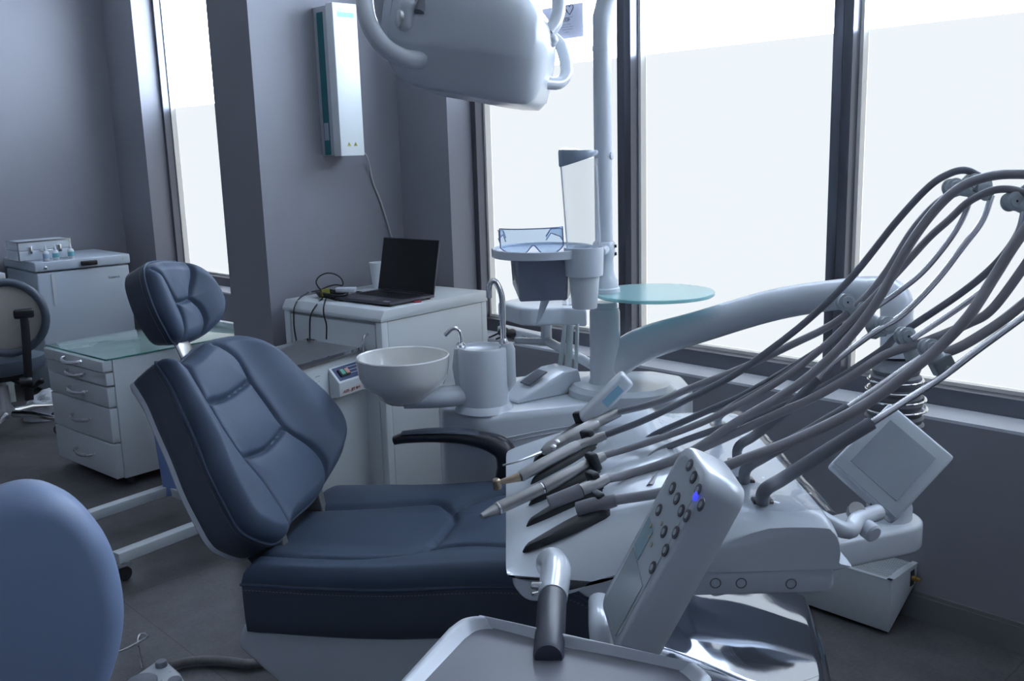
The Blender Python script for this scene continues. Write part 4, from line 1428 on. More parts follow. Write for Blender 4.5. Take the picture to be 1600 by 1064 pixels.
# ------------------------------------------------------------------ operating lamp
lamp = thing('operating_lamp', 'white dental operating lamp head with tube handles hanging above', 'lamp', at(740, 60, 1.9))
LD = 1.9
lm0, lm1 = at(628, 62, LD + .02), at(862, 88, LD - .02)
lx = (lm1 - lm0).normalized()
LL = (lm1 - lm0).length
ly = (FY - lx * FY.dot(lx)).normalized()
lz = lx.cross(ly)
def mrow(t):   # top and bottom image rows of the silhouette along the axis
    pass
secs = [(.0, .115, -.02, .05), (.02, .118, -.055, .09), (.08, .125, -.078, .105), (.17, .135, -.092, .115), (.30, .140, -.098, .12), (.5, .142, -.101, .12), (.7, .138, -.105, .112), (.83, .130, -.106, .098), (.92, .118, -.104, .075), (.97, .100, -.088, .048), (.993, .078, -.060, .022), (1.0, .05, -.03, .0)]
rg = []
for t, hw, lo, hi in secs:
    half = [(-.30, -1.0), (-.72, -.97), (-.84, -.90), (-.97, -.30), (-1.0, -.16), (-1.0, .05), (-.97, .45), (-.86, .80), (-.60, .97), (-.25, 1.0)]
    loop = half + [(-a, b) for a, b in reversed(half)]
    ring = []
    for p in cr([Vector((a, b, 0)) for a, b in loop], 3, closed=True):
        ring.append(lm0 + lx * LL * t + ly * (p.x * hw) + lz * (p.y * (hi if p.y > 0 else -lo)))
    rg.append(ring)
MB().rings(rg).build('lamp_head', M['white'], lamp, sharp=75)
# flange on the left end with pivot bracket
fl_ = MB()
fo = lm0 - lx * .004
rg = []
for d, k_ in ((-.006, .97), (.0, 1.0), (.010, 1.0)):
    rg.append([fo + lx * d + ly * (math.copysign(abs(math.cos(a)) ** .6, math.cos(a)) * .118 * k_) + lz * (math.copysign(abs(math.sin(a)) ** .6, math.sin(a)) * (.10 if math.sin(a) > 0 else .050) * k_) for a in [2 * PI * k / 40 for k in range(40)]])
fl_.rings(rg)
fl_.build('front_flange', M['whitem'], lamp)
bk = at(634, 34, LD - .125)
pvn = (-ray(634, 34)).normalized()
MB().obox(at(640, 26, LD - .10), lx, lz, ly, .036, .06, .06).build('pivot_bracket', M['whitem'], lamp, .014)
MB().lathe([(.016, 0), (.016, .006), (.012, .008)], at(627, 30, LD - .13), (pvn * .6 - lx).normalized(), 24).build('pivot_cap', M['steel'], lamp)
MB().tube([at(655, 20, LD - .13), at(668, -20, LD - .11)], .010, 10).build('bracket_slot', M['hose_dark'], lamp)
hl = cr([at(662, 94, LD - .10), at(630, 90, LD - .12), at(600, 72, LD - .13), at(578, 40, LD - .12), at(570, 5, LD - .10), at(572, -40, LD - .06), at(590, -75, LD)], 7)
MB().tube(hl, .0165, 18).build('left_handle', M['white'], lamp)
hr1 = cr([at(856, 52, LD - .02), at(868, 35, LD - .01), at(873, 5, LD + .0), at(868, -40, LD + .03), at(835, -80, LD + .05)], 7)
MB().tube(hr1, .0135, 16).build('right_handle', M['white'], lamp)
hr2 = cr([at(862, 56, LD + .10), at(876, 72, LD + .09), at(884, 98, LD + .07), at(884, 118, LD + .05), at(872, 130, LD + .03), at(848, 129, LD)], 7)
MB().tube(hr2, .0125, 16).build('lower_handle', M['white'], lamp)
MB().ball(at(861, 63, LD - .02), .014).build('handle_boss', M['white'], lamp)
# lamp suspension arm (above the picture) back to the pole
pe = up[6]
MB().tube(cr([at(668, -25, LD - .05), at(690, -90, LD), at(760, -130, LD + .05), pe + UZ * .02], 6), .02, 14).build('suspension_arm', M['white'], lamp)
MB().lathe([(.035, -.04), (.035, .05)], pe, n=24).build('suspension_joint', M['white'], lamp)

# ================================================================== delivery unit
DANG = math.atan2(RX.y, RX.x)
de = thing('delivery_unit', 'white instrument delivery table with control panel and hose arms over the chair', 'delivery unit', rf(.26, 1.78, .775), DANG)
prof = [(.020, .778), (-.008, .800), (-.010, .822), (.002, .838), (.262, .921), (.290, .926), (.31, .922), (.330, .910), (.48, .905), (.508, .896), (.520, .870), (.520, .832), (.512, .820), (.16, .817), (.09, .792)]
mbx = MB()
rg = []
NF = 14
pc_ = Vector((.26, .85, 0))
for f, k in ((1.455, .96), (1.458, .975), (1.463, .985), (1.470, .99), (1.480, .997), (1.49, 1.0), (1.50, 1.0), (1.52, 1.0), (1.54, 1.0), (1.56, 1.0), (1.7, 1.0), (1.9, 1.0), (2.06, 1.0), (2.085, .99), (2.10, .96)):
    pts = cr([Vector((a, b, 0)) for a, b in prof], 6, closed=True)
    dr_ = .070 * max(0, 1 - (f - 1.455) / .105) ** 2.6
    rg.append([rf(pc_.x + (p.x - pc_.x) * (1 - (1 - k) * .35), f, pc_.y + (p.y - pc_.y) * k - dr_ * clampf((p.y - .826) / .04) * (1 - .85 * smooth(p.x, .24, .42))) for p in pts])
mbx.rings(rg)
mbx.build('table_body', M['white'], de, sharp=50)
lowp = [(.085, .800), (.11, .780), (.500, .777), (.511, .790), (.511, .826), (.085, .812)]
MB().prism([rf(a, 1.458, b) for a, b in lowp], FY * .58).build('lower_housing', M['white'], de, .006, 3)
grm = mat('grey ring', (.14, .15, .18), .5)
lf = 1.4565
for x, y in ((1118, 911), (1158, 911), (1236, 912)):
    r = ray(x, y)
    c = EYE + r * (lf / r.dot(FY)) - FY * .0006
    MB().tube([c + RX * (.0082 * math.cos(a)) + UZ * (.0082 * math.sin(a)) for a in [2 * PI * k / 28 for k in range(28)]], .0009, 6, closed=True).build('blind_plug_ring', grm, de)
# plane of the sloping instrument table
TP = rf(.002, 1.7, .8385)
TN = (rf(.262, 1.7, .9215) - TP).cross(FY)
TN = TN.normalized() if TN.z > 0 else (-TN).normalized()
def ont(px, py, h=0.0): return onpl(px, py, TP + TN * h, TN)


hold = [((817, 863), (953, 798), (944, 790)), ((823, 823), (940, 762), (934, 757)), ((827, 790), (937, 733), (932, 727)), ((830, 757), (928, 697), (924, 690)), ((834, 724), (915, 666), (912, 660))]
for i, (a, b, c) in enumerate(hold):
    A_, B_ = ont(*a), ont(*b)
    ax = (B_ - A_).normalized()
    sd = TN.cross(ax).normalized()
    L_ = (B_ - A_).length
    mb = MB()
    rg = []
    NS = 22
    for k in range(NS + 1):
        t = k / NS
        w = .021 * (min(1, (t / .55)) ** .62 if t < .55 else 1.0) * (1 if t < .9 else math.sqrt(max(0.02, 1 - ((t - .9) / .1) ** 2)))
        if t == 0:
            w = .0015
        hh = .011 + .006 * t
        ring = []
        for q, h in ((-1, 0), (-.96, .5), (-.75, .92), (-.3, 1.0), (.3, 1.0), (.75, .92), (.96, .5), (1, 0)):
            ring.append(A_ + ax * (L_ * t) + sd * w * q + TN * (hh * h * min(1, w / .006) - .001))
        rg.append(ring)
    mb.rings(rg)
    ho = mb.build('instrument_holder', M['rubber'], de, sharp=50)
    C_ = ont(*c, h=.012)
    MB().obox(C_ - ax * .004 + TN * .010, ax, sd, TN, .016, .034, .036).build('holder_clip', M['rubber'], ho, .005)
# hose outlets on the flat top
def ontop(px, py): return onz(px, py, .9065)
outl = [(1191, 784), (1163, 752), (1152, 722), (1122, 664), (1004, 694), (1008, 724), (1016, 764)]
for x, y in outl[:4]:
    c = ontop(x, y)
    MB().obox(c + UZ * .002, RX, FY, UZ, .034, .024, .008).build('hose_grommet', M['black'], de, .003)

# clear wrap over the flat top and the table edge
wr = MB()
V, Fc = [], []
NU, NV = 26, 30
for i in range(NU + 1):
    r_ = .300 + .224 * i / NU
    for j in range(NV + 1):
        f_ = 1.475 + .60 * j / NV
        z_ = .914 + .012 * math.exp(-((r_ - .30) / .03) ** 2) - .05 * max(0, (r_ - .505) / .02) ** 2 * .3 + .004 * noise.noise(Vector((r_ * 16, f_ * 9, 2))) + .0025 * noise.noise(Vector((r_ * 40 + f_ * 10, f_ * 14, 7)))
        V.append(rf(r_, f_, z_))
for i in range(NU):
    for j in range(NV):
        a = i * (NV + 1) + j
        Fc.append((a, a + 1, a + NV + 2, a + NV + 1))
wr.add(V, Fc)
wr.build('clear_wrap', M['wrap'], de, sharp=80)

# grip with white ferrule at the near left corner
g0, g1, g2 = at(868, 893, 1.40), at(863, 935, 1.315), at(857, 1028, 1.16)
gax = (g2 - g1).normalized()
MB().tube(cr([at(862, 880, 1.455), g0, g1], 5), crf([.024, .0225, .0205], 5), 28).build('grip_ferrule', M['white'], de)
MB().lathe([(.0190, -.002), (.0195, .004), (.0193, (g2 - g1).length * .5), (.0188, (g2 - g1).length - .006), (.0165, (g2 - g1).length), (.001, (g2 - g1).length + .001)], g1, gax, 32).build('grip', mat('dark blue grip rubber', (.035, .042, .065), .42), de)
tg = at(842, 914, 1.335)
MB().lathe([(.0055, 0), (.0055, .014), (.004, .016)], at(848, 916, 1.335), -RX * .9 - gax * .2, 12).lathe([(.003, 0), (.003, .018)], at(850, 925, 1.33), -RX * .9 + gax * .3, 10).build('brake_button', M['chrome'], de)

# control panel
pn = [at(943, 925, 1.40), at(960, 1026, 1.29), at(1110, 730, 1.225), at(1064, 712, 1.335)]   # far-low, near-low, near-high, far-high
mid_ = (pn[0] + pn[1] + pn[2] + pn[3]) / 4
lng = ((pn[3] + pn[2]) - (pn[0] + pn[1])).normalized()
wdt = ((pn[1] + pn[2]) - (pn[0] + pn[3])).normalized()
wdt = (wdt - lng * wdt.dot(lng)).normalized()
pnn = wdt.cross(lng).normalized()
if pnn.dot(RX) > 0:
    pnn = -pnn
PLn = ((pn[3] + pn[2]) - (pn[0] + pn[1])).length / 2
PWd = ((pn[1] + pn[2]) - (pn[0] + pn[3])).length / 2
def pp(x, y, h): return mid_ + wdt * x + lng * y + pnn * h
out = []
hw, hl_ = PWd / 2 + .004, PLn / 2 + .006
for cx0, cy0, a0, rad in ((hw, hl_, 0, .026), (-hw, hl_, 90, .030), (-hw, -hl_, 180, .018), (hw, -hl_, 270, .018)):
    sx_, sy_ = math.copysign(1, cx0), math.copysign(1, cy0)
    for k in range(7):
        a = math.radians(a0 + 15 * k)
        out.append((cx0 - sx_ * rad + rad * math.cos(a), cy0 - sy_ * rad + rad * math.sin(a)))
def pring(k, h, dx=0): return [pp(x * k + dx, y * (1 - (1 - k) * PWd / PLn), h) for x, y in out]
TH = .062
MB().rings([pring(.93, .0), pring(.975, -.002), pring(1.0, -.008), pring(1.0, -TH * .55), pring(.97, -TH * .85), pring(.90, -TH)]).build('control_panel', M['white'], de, sharp=50)
cpn = [o for o in de.children if o.name.startswith('control_panel')][0]
MB().rings([pring(.80, .0004), pring(.80, .0010)]).build('panel_foil', mat('pale keypad foil', (.50, .55, .58), .3), cpn)
# lower clear window of the panel
win = [pp(x, y, .0014) for x, y in ((-hw * .70, -hl_ * .90), (hw * .70, -hl_ * .90), (hw * .70, -hl_ * .30), (-hw * .70, -hl_ * .22))]
MB().prism(win, pnn * .0008).build('panel_window', mat('grey panel window', (.40, .45, .47), .25), cpn)
blt = [pp(x, y, .0014) for x, y in ((-hw * .72, -hl_ * .20), (-hw * .15, -hl_ * .24), (-hw * .15, hl_ * .10), (-hw * .72, hl_ * .14))]
MB().prism(blt, pnn * .0006).build('blue_tint_area', mat('pale blue print', (.28, .42, .48), .4), cpn)
kd = mat('dark key symbol', (.085, .08, .10), .5)
kb = mat('panel key', (.42, .47, .50), .35)
keys = [(1078, 727), (1084, 746), (1091, 766), (1096, 789), (1051, 763), (1058, 779), (1065, 798), (1074, 806), (1030, 797), (1038, 831), (1056, 832), (1040, 860), (1020, 887)]
for x, y in keys:
    c = onpl(x, y, mid_ + pnn * .0012, pnn)
    o = MB().lathe([(.0088, 0), (.0088, .0012), (.007, .0018)], c, pnn, 20).build('panel_key', kd, cpn)
    MB().lathe([(.0045, .0018), (.0045, .0022)], c, pnn, 16).build('key_symbol', kb, o)
c = onpl(1088, 776, mid_ + pnn * .0012, pnn)
MB().lathe([(.0062, 0), (.0062, .0022), (.004, .003)], c, pnn, 20).build('blue_indicator_lamp', mat('blue lit lamp', (.05, .06, .6), .3, emit=(.07, .09, 1.0), estr=.75), cpn)
for k, (x, y) in enumerate(((1034, 818), (1017, 821), (1015, 838), (1018, 851))):
    c = onpl(x, y, mid_ + pnn * .002, pnn)
    MB().lathe([(.0035, 0), (.0035, .0012)], c, pnn, 12).build('small_lamp_window', mat('amber window', (.46, .44, .34), .3) if k == 0 else bpy.data.materials['amber window'], cpn)
# bracket that carries the panel on the table's near side
MB().obox((mid_ - pnn * .05 - lng * .02 + rf(.30, 1.47, .86)) / 2, (rf(.30, 1.47, .86) - (mid_ - pnn * .05 - lng * .02)), lng, FY, (rf(.30, 1.47, .86) - (mid_ - pnn * .05)).length, .07, .05).build('panel_bracket', M['white'], de, .012)
lowb = [at(1005, 985, 1.33), at(1068, 985, 1.35), at(1085, 940, 1.40), at(1110, 850, 1.44)]

# small keypad standing at the far side of the table
kp0, kp1 = at(915, 655, 2.12), at(978, 592, 2.12)
kdx = (kp1 - kp0).normalized()
kdn = kdx.cross(FY).normalized()
MB().obox((kp0 + kp1) / 2, kdx, FY, kdn, (kp1 - kp0).length + .012, .05, .036).build('assistant_keypad', M['white'], de, .008)
MB().obox((kp0 + kp1) / 2 + kdx * .018 - FY * .0255, kdx, FY, kdn, .05, .002, .018).build('keypad_window', mat('pale blue keypad print', (.25, .48, .62), .4), [o for o in de.children if o.name.startswith('assistant_keypad')][0])
MB().tube([kp0 + FY * .0, rf(.24, 2.08, .885)], .012, 10).build('keypad_stem', M['white'], de)

# lower carrying arm from the drop column to the table
la0 = Vector((KX.x, KX.y, kzr(806) - .040))
la1 = rf(.42, 2.12, la0.z)
ld = (la1 - la0).normalized()
lsd = UZ.cross(ld).normalized()
pl2 = []
RA = .082
for k in range(15):
    a = -PI / 2 + PI * k / 14
    pl2.append(la0 - ld * (RA * math.cos(a)) + lsd * (RA * math.sin(a)))
pl2 = pl2 + [la1 + lsd * RA * .8, la1 - lsd * RA * .8]
MB().prism([p - UZ * .036 for p in pl2], UZ * .074).build('carrying_arm', M['white'], de, .012, 3)
MB().lathe([(.045, la0.z + .02), (.045, .80)], Vector((la1.x, la1.y, 0)) - FY * .07, n=24).build('table_pivot', M['white'], de)

# whip arms: flexible rods, roller heads
rl = mat('roller cap', (.50, .55, .57), .22)


def roller(c, ax, r=.0165, w=.020):
    p = [(r * .5, -w / 2), (r, -w / 2), (r, -w / 2 + .003), (r * .80, -w * .2), (r * .80, w * .2), (r, w / 2 - .003), (r, w / 2), (r * .7, w / 2 + .001), (r * .65, w / 2 + .003), (r * .12, w / 2 + .003), (r * .1, w / 2 + .001)]
    return MB().lathe(p, c, ax, 28).build('roller', M['roller'], de)


tocam = (RX * .12 - FY * .95 + UZ * .12).normalized()
heads = [
    # roller centres and the clamp of each whip arm
    ([(1320, 472, 1.86), (1347, 484, 1.85)], (1366, 506, 1.84), .020),
    ([(1384, 508, 1.78)], (1376, 520, 1.80), .018),
    ([(1414, 525, 1.72)], (1424, 548, 1.72), .020),
    ([(1452, 544, 1.64)], (1472, 567, 1.64), .020),
    ([(1489, 293, 1.75), (1519, 286, 1.74)], (1533, 296, 1.73), .022),
    ([(1582, 315, 1.66), (1612, 300, 1.65)], (1622, 330, 1.64), .022)]
for rs_, cl, hs in heads:
    C_ = at(*cl)
    cs = [at(*r_) for r_ in rs_]
    for c in cs:
        roller(c, tocam)
        MB().lathe([(.0022, 0), (.0012, .0012)], c + tocam * .0132, tocam, 8).build('roller_pin', M['black'], de)
    d = (C_ - cs[0]).normalized()
    mdl = MB()
    mdl.tube([cs[0] - d * .004, C_ + d * .012], [.012, hs * .85], 12, flat=(tocam, .6))
    mdl.build('roller_bracket', M['roller'], de)
clm = mat('grey clamp', (.17, .20, .22), .4)
for cl, ang in (((1472, 570, 1.64), -30), ((1372, 514, 1.83), -30), ((1535, 297, 1.735), 30)):
    C_ = at(*cl)
    q = (at(cl[0] + math.cos(math.radians(ang)) * 20, cl[1] - math.sin(math.radians(ang)) * 20 * -1, cl[2]) - C_).normalized()
    up_ = tocam.cross(q).normalized()
    MB().obox(C_, q, up_, tocam, .036, .026, .020).build('rod_clamp', clm, de, .003)
whips = [
    # outlet on the table, dark sleeve, then the bare flexible rod up to the clamp and beyond
    ((1191, 784), [(1195, 766, 1.575), (1225, 747, 1.59), (1290, 705, 1.60), (1362, 661, 1.60)], .0115,
     [(1372, 654, 1.60), (1420, 623, 1.61), (1472, 589, 1.62), (1530, 545, 1.62), (1600, 494, 1.62), (1660, 448, 1.62)], .0062),
    ((1163, 752), [(1166, 732, 1.67), (1195, 713, 1.68), (1250, 682, 1.68), (1326, 637, 1.67)], .0100,
     [(1332, 632, 1.67), (1370, 606, 1.67), (1411, 578, 1.67), (1450, 550, 1.67)], .0060),
    ((1152, 722), [(1154, 698, 1.77), (1180, 680, 1.78), (1225, 645, 1.78), (1278, 592, 1.77)], .0090,
     [(1286, 582, 1.77), (1312, 559, 1.77), (1365, 520, 1.77), (1410, 492, 1.77), (1462, 440, 1.76), (1505, 385, 1.75), (1535, 345, 1.74), (1550, 305, 1.73)], .0058),
    ((1122, 664), [(1124, 650, 1.90), (1150, 632, 1.90), (1210, 598, 1.88), (1262, 560, 1.87)], .0080,
     [(1270, 553, 1.87), (1330, 506, 1.86), (1372, 478, 1.84), (1405, 455, 1.82), (1442, 425, 1.80), (1480, 380, 1.78), (1505, 340, 1.76), (1520, 300, 1.74)], .0052)]
for o_, sl_, r0, l, r1 in whips:
    MB().tube(cr([ontop(*o_) - UZ * .004] + [at(*p) for p in sl_], 8), r0, 14).build('whip_sleeve', M['hose_dark'], de)
    MB().tube(cr([at(*sl_[-1])] + [at(*p) for p in l], 6), r1, 10).build('whip_rod', M['rod'], de)
MB().tube(cr([at(*p) for p in [(1424, 530, 1.70), (1470, 500, 1.70), (1512, 471, 1.69), (1550, 440, 1.68), (1574, 402, 1.67), (1592, 360, 1.65), (1600, 330, 1.64)]], 6), .0055, 10).build('whip_rod', M['rod'], de)

# film viewer on an elbow at the right end
fv = thing('film_viewer', 'square white x-ray film viewer tilted on an elbow right of the delivery table', 'film viewer', at(1390, 815, 1.9))
VD = 1.93
fA, fB, fC, fD = at(1302, 714, VD + .01), at(1394, 632, VD + .05), at(1503, 724, VD - .005), at(1381, 811, VD - .05)
vx, vy = (fC - fB).normalized(), (fB - fA).normalized()
vn = vx.cross(vy).normalized()
if vn.dot(FY) > 0:
    vn = -vn
vy = vn.cross(vx).normalized() * (1 if vn.cross(vx).dot(vy) > 0 else -1)
vc = (fA + fB + fC + fD) / 4
VW, VH = ((fC - fB).length + (fD - fA).length) / 2, ((fB - fA).length + (fC - fD).length) / 2
MB().obox(vc - vn * .016, vx, vy, vn, VW, VH, .034).build('viewer_body', M['white'], fv, .007)
MB().obox(vc + vn * .0015, vx, vy, vn, VW * .96, VH * .94, .002).build('viewer_face', mat('grey viewer face', (.44, .48, .50), .3), fv, .001)
MB().obox(vc + vn * .003, vx, vy, vn, VW * .70, VH * .66, .0015).build('viewer_screen', mat('opal viewer screen', (.27, .31, .34), .15, bump=.10, bscale=25, coat=.5), fv)
V, Fc = [], []
for i in range(21):
    for j in range(21):
        a, b = -.5 + i / 20, -.5 + j / 20
        V.append(vc + vx * (VW * .98 * a) + vy * (VH * .96 * b) + vn * (.006 + .003 * noise.noise(Vector((a * 9, b * 9, 3)))))
for i in range(20):
    for j in range(20):
        k = i * 21 + j
        Fc.append((k, k + 1, k + 22, k + 21))
MB().add(V, Fc).build('viewer_film_cover', M['wrap'], fv, sharp=80)
sd1 = -vy if (-vy).z < 0 else vy
MB().obox(vc + vx * VW * .22 + sd1 * (VH / 2 + .0005) - vn * .016, vx, sd1, vn, .02, .002, .008).build('viewer_switch', M['hose_dark'], fv)
e0, e1_, e2_ = rf(.515, 1.68, .845), at(1338, 812, 1.86), at(1362, 800, 1.86)
MB().tube(cr([rf(.50, 1.70, .85), at(1318, 828, 1.80), at(1340, 812, 1.84), at(1372, 800, 1.88)], 6), .016, 16).build('elbow_arm', M['white'], fv)
MB().lathe([(.017, 0), (.018, .004), (.018, .022), (.014, .026)], at(1352, 824, 1.84), (-FY * .8 + RX * .35 - UZ * .2), 22).build('elbow_knob', M['whitem'], fv)
MB().lathe([(.014, -.01), (.016, .0), (.016, .014)], at(1336, 800, 1.86), (-FY * .6 + UZ * .5), 20).build('elbow_ring', M['satin'], fv)

# supply junction box under the arm, on the wall
jb = thing('junction_box', 'white tapered supply box with a brass fitting low on the window wall', 'box', Vector((-1.3, 2.8, .05)))
jt = .18
jr, jbk = onz(1393, 910, jt), Vector((-1.203, WY, jt))
zlo = ony(1386, 988, jr.y).z
JX0 = jr.x - .50
pts_b = [Vector((JX0, jr.y, zlo)), Vector((jr.x, jr.y, zlo)), Vector((jr.x, WY, .122)), Vector((JX0, WY, .122))]
pts_t = [Vector((JX0, jr.y, jt)), Vector((jr.x, jr.y, jt)), Vector((jr.x, WY, jt)), Vector((JX0, WY, jt))]
MB().hexa(pts_b, pts_t).build('box_body', M['enamel'], jb, .003, 2)
rb = MB()
for k in range(14):
    y = jr.y + .022 + k * .011
    if y < WY - .01:
        rb.box(JX0 + .02, jr.x - .025, y, y + .006, jt, jt + .0025)
rb.build('ribbed_grille', mat('grille white', (.45, .49, .52), .5), jb)
rimb = MB()
rimb.box(JX0, jr.x, jr.y - .001, jr.y + .014, jt, jt + .005).box(jr.x - .016, jr.x + .001, jr.y, WY, jt, jt + .005)
rimb.build('box_rim', M['enamel'], jb)
bc_ = Vector((jr.x + .001, WY - .035, jt - .035))
MB().obox(bc_, Vector((1, 0, 0)), Vector((0, 1, 0)), UZ, .002, .025, .05).build('fitting_slot', M['black'], jb)
MB().lathe([(.009, 0), (.009, .012), (.006, .013), (.006, .024), (.004, .026)], bc_, (1, 0, 0), 12).build('brass_fitting', mat('brass', (.45, .30, .08), .35, .9), jb)

# ------------------------------------------------------------------ handpieces with their hoses
def hand(name, label, base):
    return thing(name, label, 'handpiece', base, group='handpieces on the delivery table')


def seg_tube(l, r, n=18):
    return MB().tube([at(*p) if len(p) == 3 else p for p in l], r, n)


def hp_pt(px, py, h): return ont(px, py, h)


# 1 three-way syringe (far side)
h1t = hand('air_water_syringe', 'three way syringe with thin bent tip and two buttons, farthest handpiece on the table', ont(900, 680))
hh = .020
pA, pB, pC, pD = [hp_pt(x, y, hh) for x, y in ((848, 706), (880, 688), (930, 662), (966, 644))]
MB().tube([pA, pA + (pB - pA) * .3, pB], [.007, .013, .0145], 16).build('syringe_head', M['satin'], h1t)
MB().tube([pB, pB + (pC - pB) * .05, pC, pC + (pD - pC) * .08], [.0125, .0135, .0135, .0115], 20).tube([pC + (pD - pC) * .08, pD], .0115, 18).build('handle', M['satin'], h1t)
MB().tube(cr([pA, hp_pt(822, 716, .030), hp_pt(806, 722, .034), hp_pt(786, 727, .034)], 6), crf([.0032, .0026, .0024, .0022], 6), 10).build('syringe_tip', M['steel'], h1t)
bt_ = (tocam * .7 + UZ * .5).normalized()
for x, y in ((869, 694), (864, 702)):
    MB().lathe([(.0055, 0), (.0055, .004), (.004, .005)], hp_pt(x, y, hh) + bt_ * .010, bt_, 14).build('button', M['chrome'], h1t)
# 2 contra-angle handpiece
h2t = hand('contra_angle_handpiece', 'slim contra angle handpiece with tiny head pointing down left, second from the far side', ont(870, 720))
pN, p1, p2, p3, p4, p5 = [hp_pt(x, y, h) for x, y, h in ((776, 755, .030), (812, 745, .024), (852, 723, .022), (903, 697, .020), (930, 686, .018), (946, 680, .018))]
MB().tube([pN, pN + (p1 - pN) * .25, p1], [.0045, .0055, .0095], 16).build('neck', M['brass'], h2t)
MB().lathe([(.0075, -.012), (.0085, -.008), (.0085, .006), (.006, .009)], pN, (TN + RX * .15), 18).build('head', M['brass'], h2t)
MB().tube([p1, p1 + (p2 - p1) * .06, p2, p3 - (p3 - p2) * .15, p3], [.0095, .0115, .0125, .0135, .0125], 20).build('body', M['satin'], h2t)
MB().tube([p3, p4, p5], [.0105, .0105, .009], 18).build('coupling', M['satin'], h2t)
# 3 straight micromotor handpiece
h3t = hand('straight_handpiece', 'straight metal handpiece with cone nose, reaching lowest left over the seat', ont(850, 760))
q = [hp_pt(x, y, h) for x, y, h in ((752, 807, .034), (762, 802, .032), (776, 795, .030), (848, 762, .023), (896, 737, .020), (932, 718, .018), (944, 712, .018))]
MB().tube([q[0], q[1], q[2]], [.0052, .0075, .0105], 18).build('nose_cone', M['satin'], h3t)
MB().tube([q[2], q[2] + (q[3] - q[2]) * .04, q[3] - (q[3] - q[2]) * .02], [.0115, .0122, .0122], 20).build('front_body', M['satin'], h3t)
MB().tube([q[3], q[3] + (q[4] - q[3]) * .05, q[4]], [.0118, .0128, .0128], 20).build('motor_body', M['satin'], h3t)
MB().tube([q[4], q[5], q[6]], [.0112, .0112, .009], 18).build('coupling', M['satin'], h3t)
rgm = MB()
for t in (.03, .97):
    rgm.lathe([(.0126, -.0015), (.0126, .0015)], q[2].lerp(q[3], t), (q[3] - q[2]), 20)
rgm.build('ring', M['chrome'], h3t)
# 4 empty hose coupling
h4t = hand('hose_coupling', 'bare grey hose coupling resting in the fourth holder with no handpiece fitted', ont(890, 770))
q4 = [hp_pt(x, y, h) for x, y, h in ((858, 786, .022), (908, 766, .021), (938, 753, .019), (948, 748, .018))]
MB().tube([q4[0], q4[1]], [.0128, .0132], 20).build('coupling_sleeve', mat('grey coupling', (.20, .20, .23), .4), h4t)
MB().tube([q4[1], q4[2], q4[3]], [.0108, .0108, .0095], 18).build('coupling', M['satin'], h4t)
# 5 near empty hose
h5t = hand('hose_coupling', 'wide grey hose end lying in the nearest holder beside the control panel', ont(930, 785))
q5 = [hp_pt(x, y, h) for x, y, h in ((902, 796, .022), (925, 790, .022), (950, 784, .022), (962, 781, .022))]
MB().tube(q5, [.0125, .0135, .0125, .011], 20).build('coupling_sleeve', bpy.data.materials['grey coupling'], h5t)

HZ = M['hose']
def hose(parent, start, l, r, m=None, name='hose'):
    P = ([start] if start is not None else []) + [at(*p) for p in l]
    MB().tube(cr(P, 8), r, 12).build(name, m or HZ, parent)


# outgoing hoses up to the rollers and back down to the table outlets
hose(h1t, pD, [(1022, 630, 1.98), (1080, 606, 1.96), (1164, 573, 1.93), (1240, 537, 1.89), (1300, 507, 1.87), (1345, 472, 1.85), (1385, 425, 1.83), (1430, 355, 1.80), (1475, 310, 1.78), (1530, 290, 1.76)], .0075)
hose(h2t, p5, [(1010, 655, 1.93), (1080, 621, 1.92), (1140, 590, 1.90), (1185, 560, 1.88), (1260, 502, 1.85), (1330, 434, 1.82), (1400, 347, 1.79), (1450, 293, 1.77), (1482, 272, 1.76), (1508, 266, 1.75), (1530, 275, 1.74)], .0068, M['hose_dark'])
hose(h3t, q[6], [(1010, 692, 1.87), (1080, 667, 1.86), (1130, 645, 1.85), (1180, 618, 1.84), (1240, 580, 1.82), (1300, 530, 1.80), (1350, 480, 1.78), (1400, 428, 1.76), (1450, 373, 1.74), (1482, 344, 1.72), (1514, 315, 1.70), (1550, 298, 1.68), (1580, 296, 1.66), (1610, 305, 1.65)], .0068)
hose(h4t, q4[3], [(985, 740, 1.77), (1040, 723, 1.76), (1090, 700, 1.76), (1150, 660, 1.75), (1215, 622, 1.74), (1270, 583, 1.73), (1325, 530, 1.72), (1372, 468, 1.71), (1420, 384, 1.70), (1462, 327, 1.69), (1500, 293, 1.68), (1540, 277, 1.67), (1581, 272, 1.66), (1640, 276, 1.64), (1676, 296, 1.63), (1680, 330, 1.63), (1664, 352, 1.63), (1630, 372, 1.63)], .0085)
hose(h5t, q5[3], [(1035, 769, 1.62), (1090, 748, 1.60), (1150, 722, 1.59), (1200, 704, 1.58), (1260, 679, 1.58), (1320, 650, 1.57), (1375, 617, 1.57), (1425, 578, 1.56), (1470, 540, 1.56), (1515, 492, 1.55), (1555, 430, 1.55), (1590, 375, 1.54), (1640, 310, 1.54), (1690, 286, 1.56), (1735, 305, 1.59), (1740, 350, 1.61), (1710, 395, 1.63), (1660, 425, 1.64)], .0088)
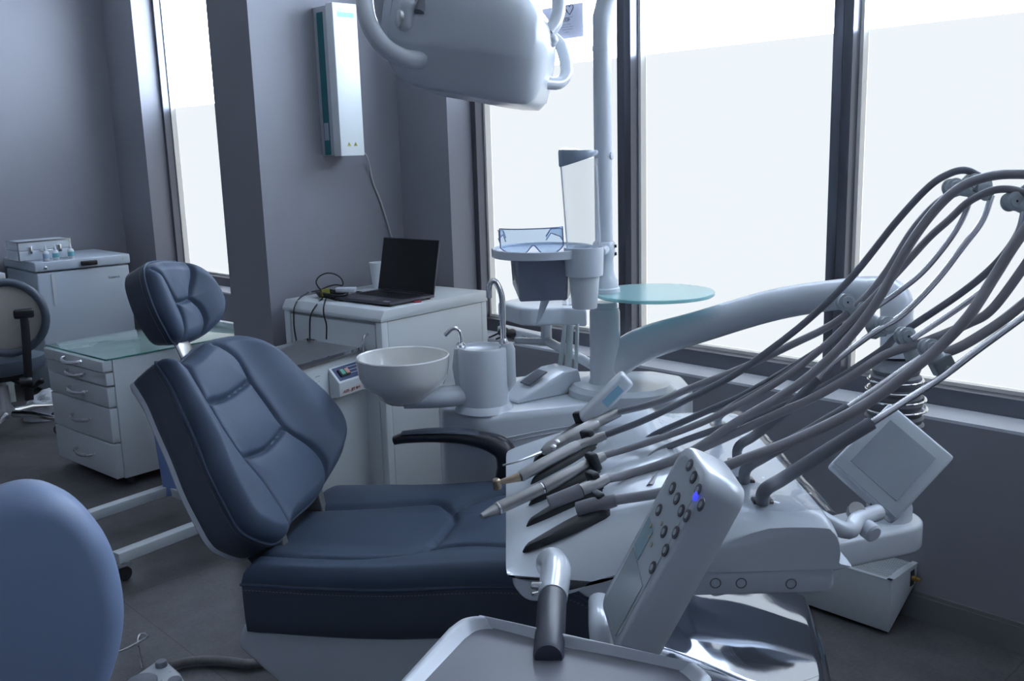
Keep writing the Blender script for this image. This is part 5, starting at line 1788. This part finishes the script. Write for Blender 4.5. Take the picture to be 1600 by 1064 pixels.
# return hoses (belong to the delivery table)
def rh(o, l, r, m=None): hose(de, ontop(*o) + UZ * .002 if o else None, l, r, m or M['hose_dark'], 'return_hose')
rh(outl[4], [(1025, 678, 1.95), (1065, 660, 1.94), (1110, 640, 1.93), (1160, 618, 1.91), (1230, 578, 1.88), (1290, 540, 1.86), (1330, 508, 1.85), (1352, 488, 1.84)], .0068)
rh(outl[5], [(1028, 706, 1.86), (1060, 692, 1.86), (1110, 674, 1.85), (1180, 652, 1.83), (1250, 622, 1.81), (1300, 597, 1.80), (1345, 569, 1.79), (1383, 543, 1.78), (1398, 528, 1.78), (1430, 506, 1.76), (1500, 459, 1.73), (1550, 418, 1.70), (1585, 375, 1.68), (1602, 335, 1.66), (1612, 310, 1.65)], .0066)
rh(outl[6], [(1035, 738, 1.76), (1065, 714, 1.76), (1110, 694, 1.76), (1170, 667, 1.75), (1230, 640, 1.74), (1270, 622, 1.74), (1330, 588, 1.73), (1380, 556, 1.72), (1415, 543, 1.71), (1450, 532, 1.70), (1512, 506, 1.68), (1550, 483, 1.66), (1600, 417, 1.64), (1630, 370, 1.63)], .0080, M['hose'])
hose(de, None, [(1430, 566, 1.69), (1460, 556, 1.68), (1500, 542, 1.67), (1556, 508, 1.66), (1600, 474, 1.65), (1660, 425, 1.64)], .0088, M['hose'], 'return_hose')

# ------------------------------------------------------------------ tray in the foreground
it = thing('instrument_tray', 'empty grey tray with a raised white rim below the grip in the foreground', 'tray', at(860, 1050, 1.2))
TZ = .905
tpx = [(560, 1140), (700, 985), (722, 970), (748, 966), (775, 970), (1060, 1034), (1092, 1044), (1112, 1062), (1100, 1085), (980, 1220)]
tpts = [onz(x, y, TZ) for x, y in tpx]
tsm = cr(tpts[1:8], 6)
loop = [tpts[0]] + tsm + tpts[8:]
ctr = sum(loop, Vector()) / len(loop)
def tring(k, dz): return [ctr + (p - ctr) * (1 - k / max(.05, (p - ctr).length)) + UZ * dz for p in loop]
mb = MB()
mb.rings([tring(.012, -.016), tring(.004, -.014), tring(.0, .0), tring(.002, .0035), tring(.008, .004), tring(.012, .002), tring(.018, -.008), tring(.03, -.0095)], cap=True)
mb.build('tray', M['whitem'], it, sharp=60)
tm = MB().add(tring(.020, -.0085), [list(range(len(loop)))])
tm.build('tray_mat', mat('grey tray lining', (.165, .172, .205), .42, var=.03), it)
tc2 = ctr - UZ * .03
MB().tube(cr([ctr - UZ * .018, ctr - UZ * .05 + FY * .05, at(945, 1020, 1.34) - UZ * .06, at(938, 985, 1.40), at(936, 938, 1.50)], 6), .013, 12, flat=(RX, 1.3)).build('tray_arm', M['white'], it)
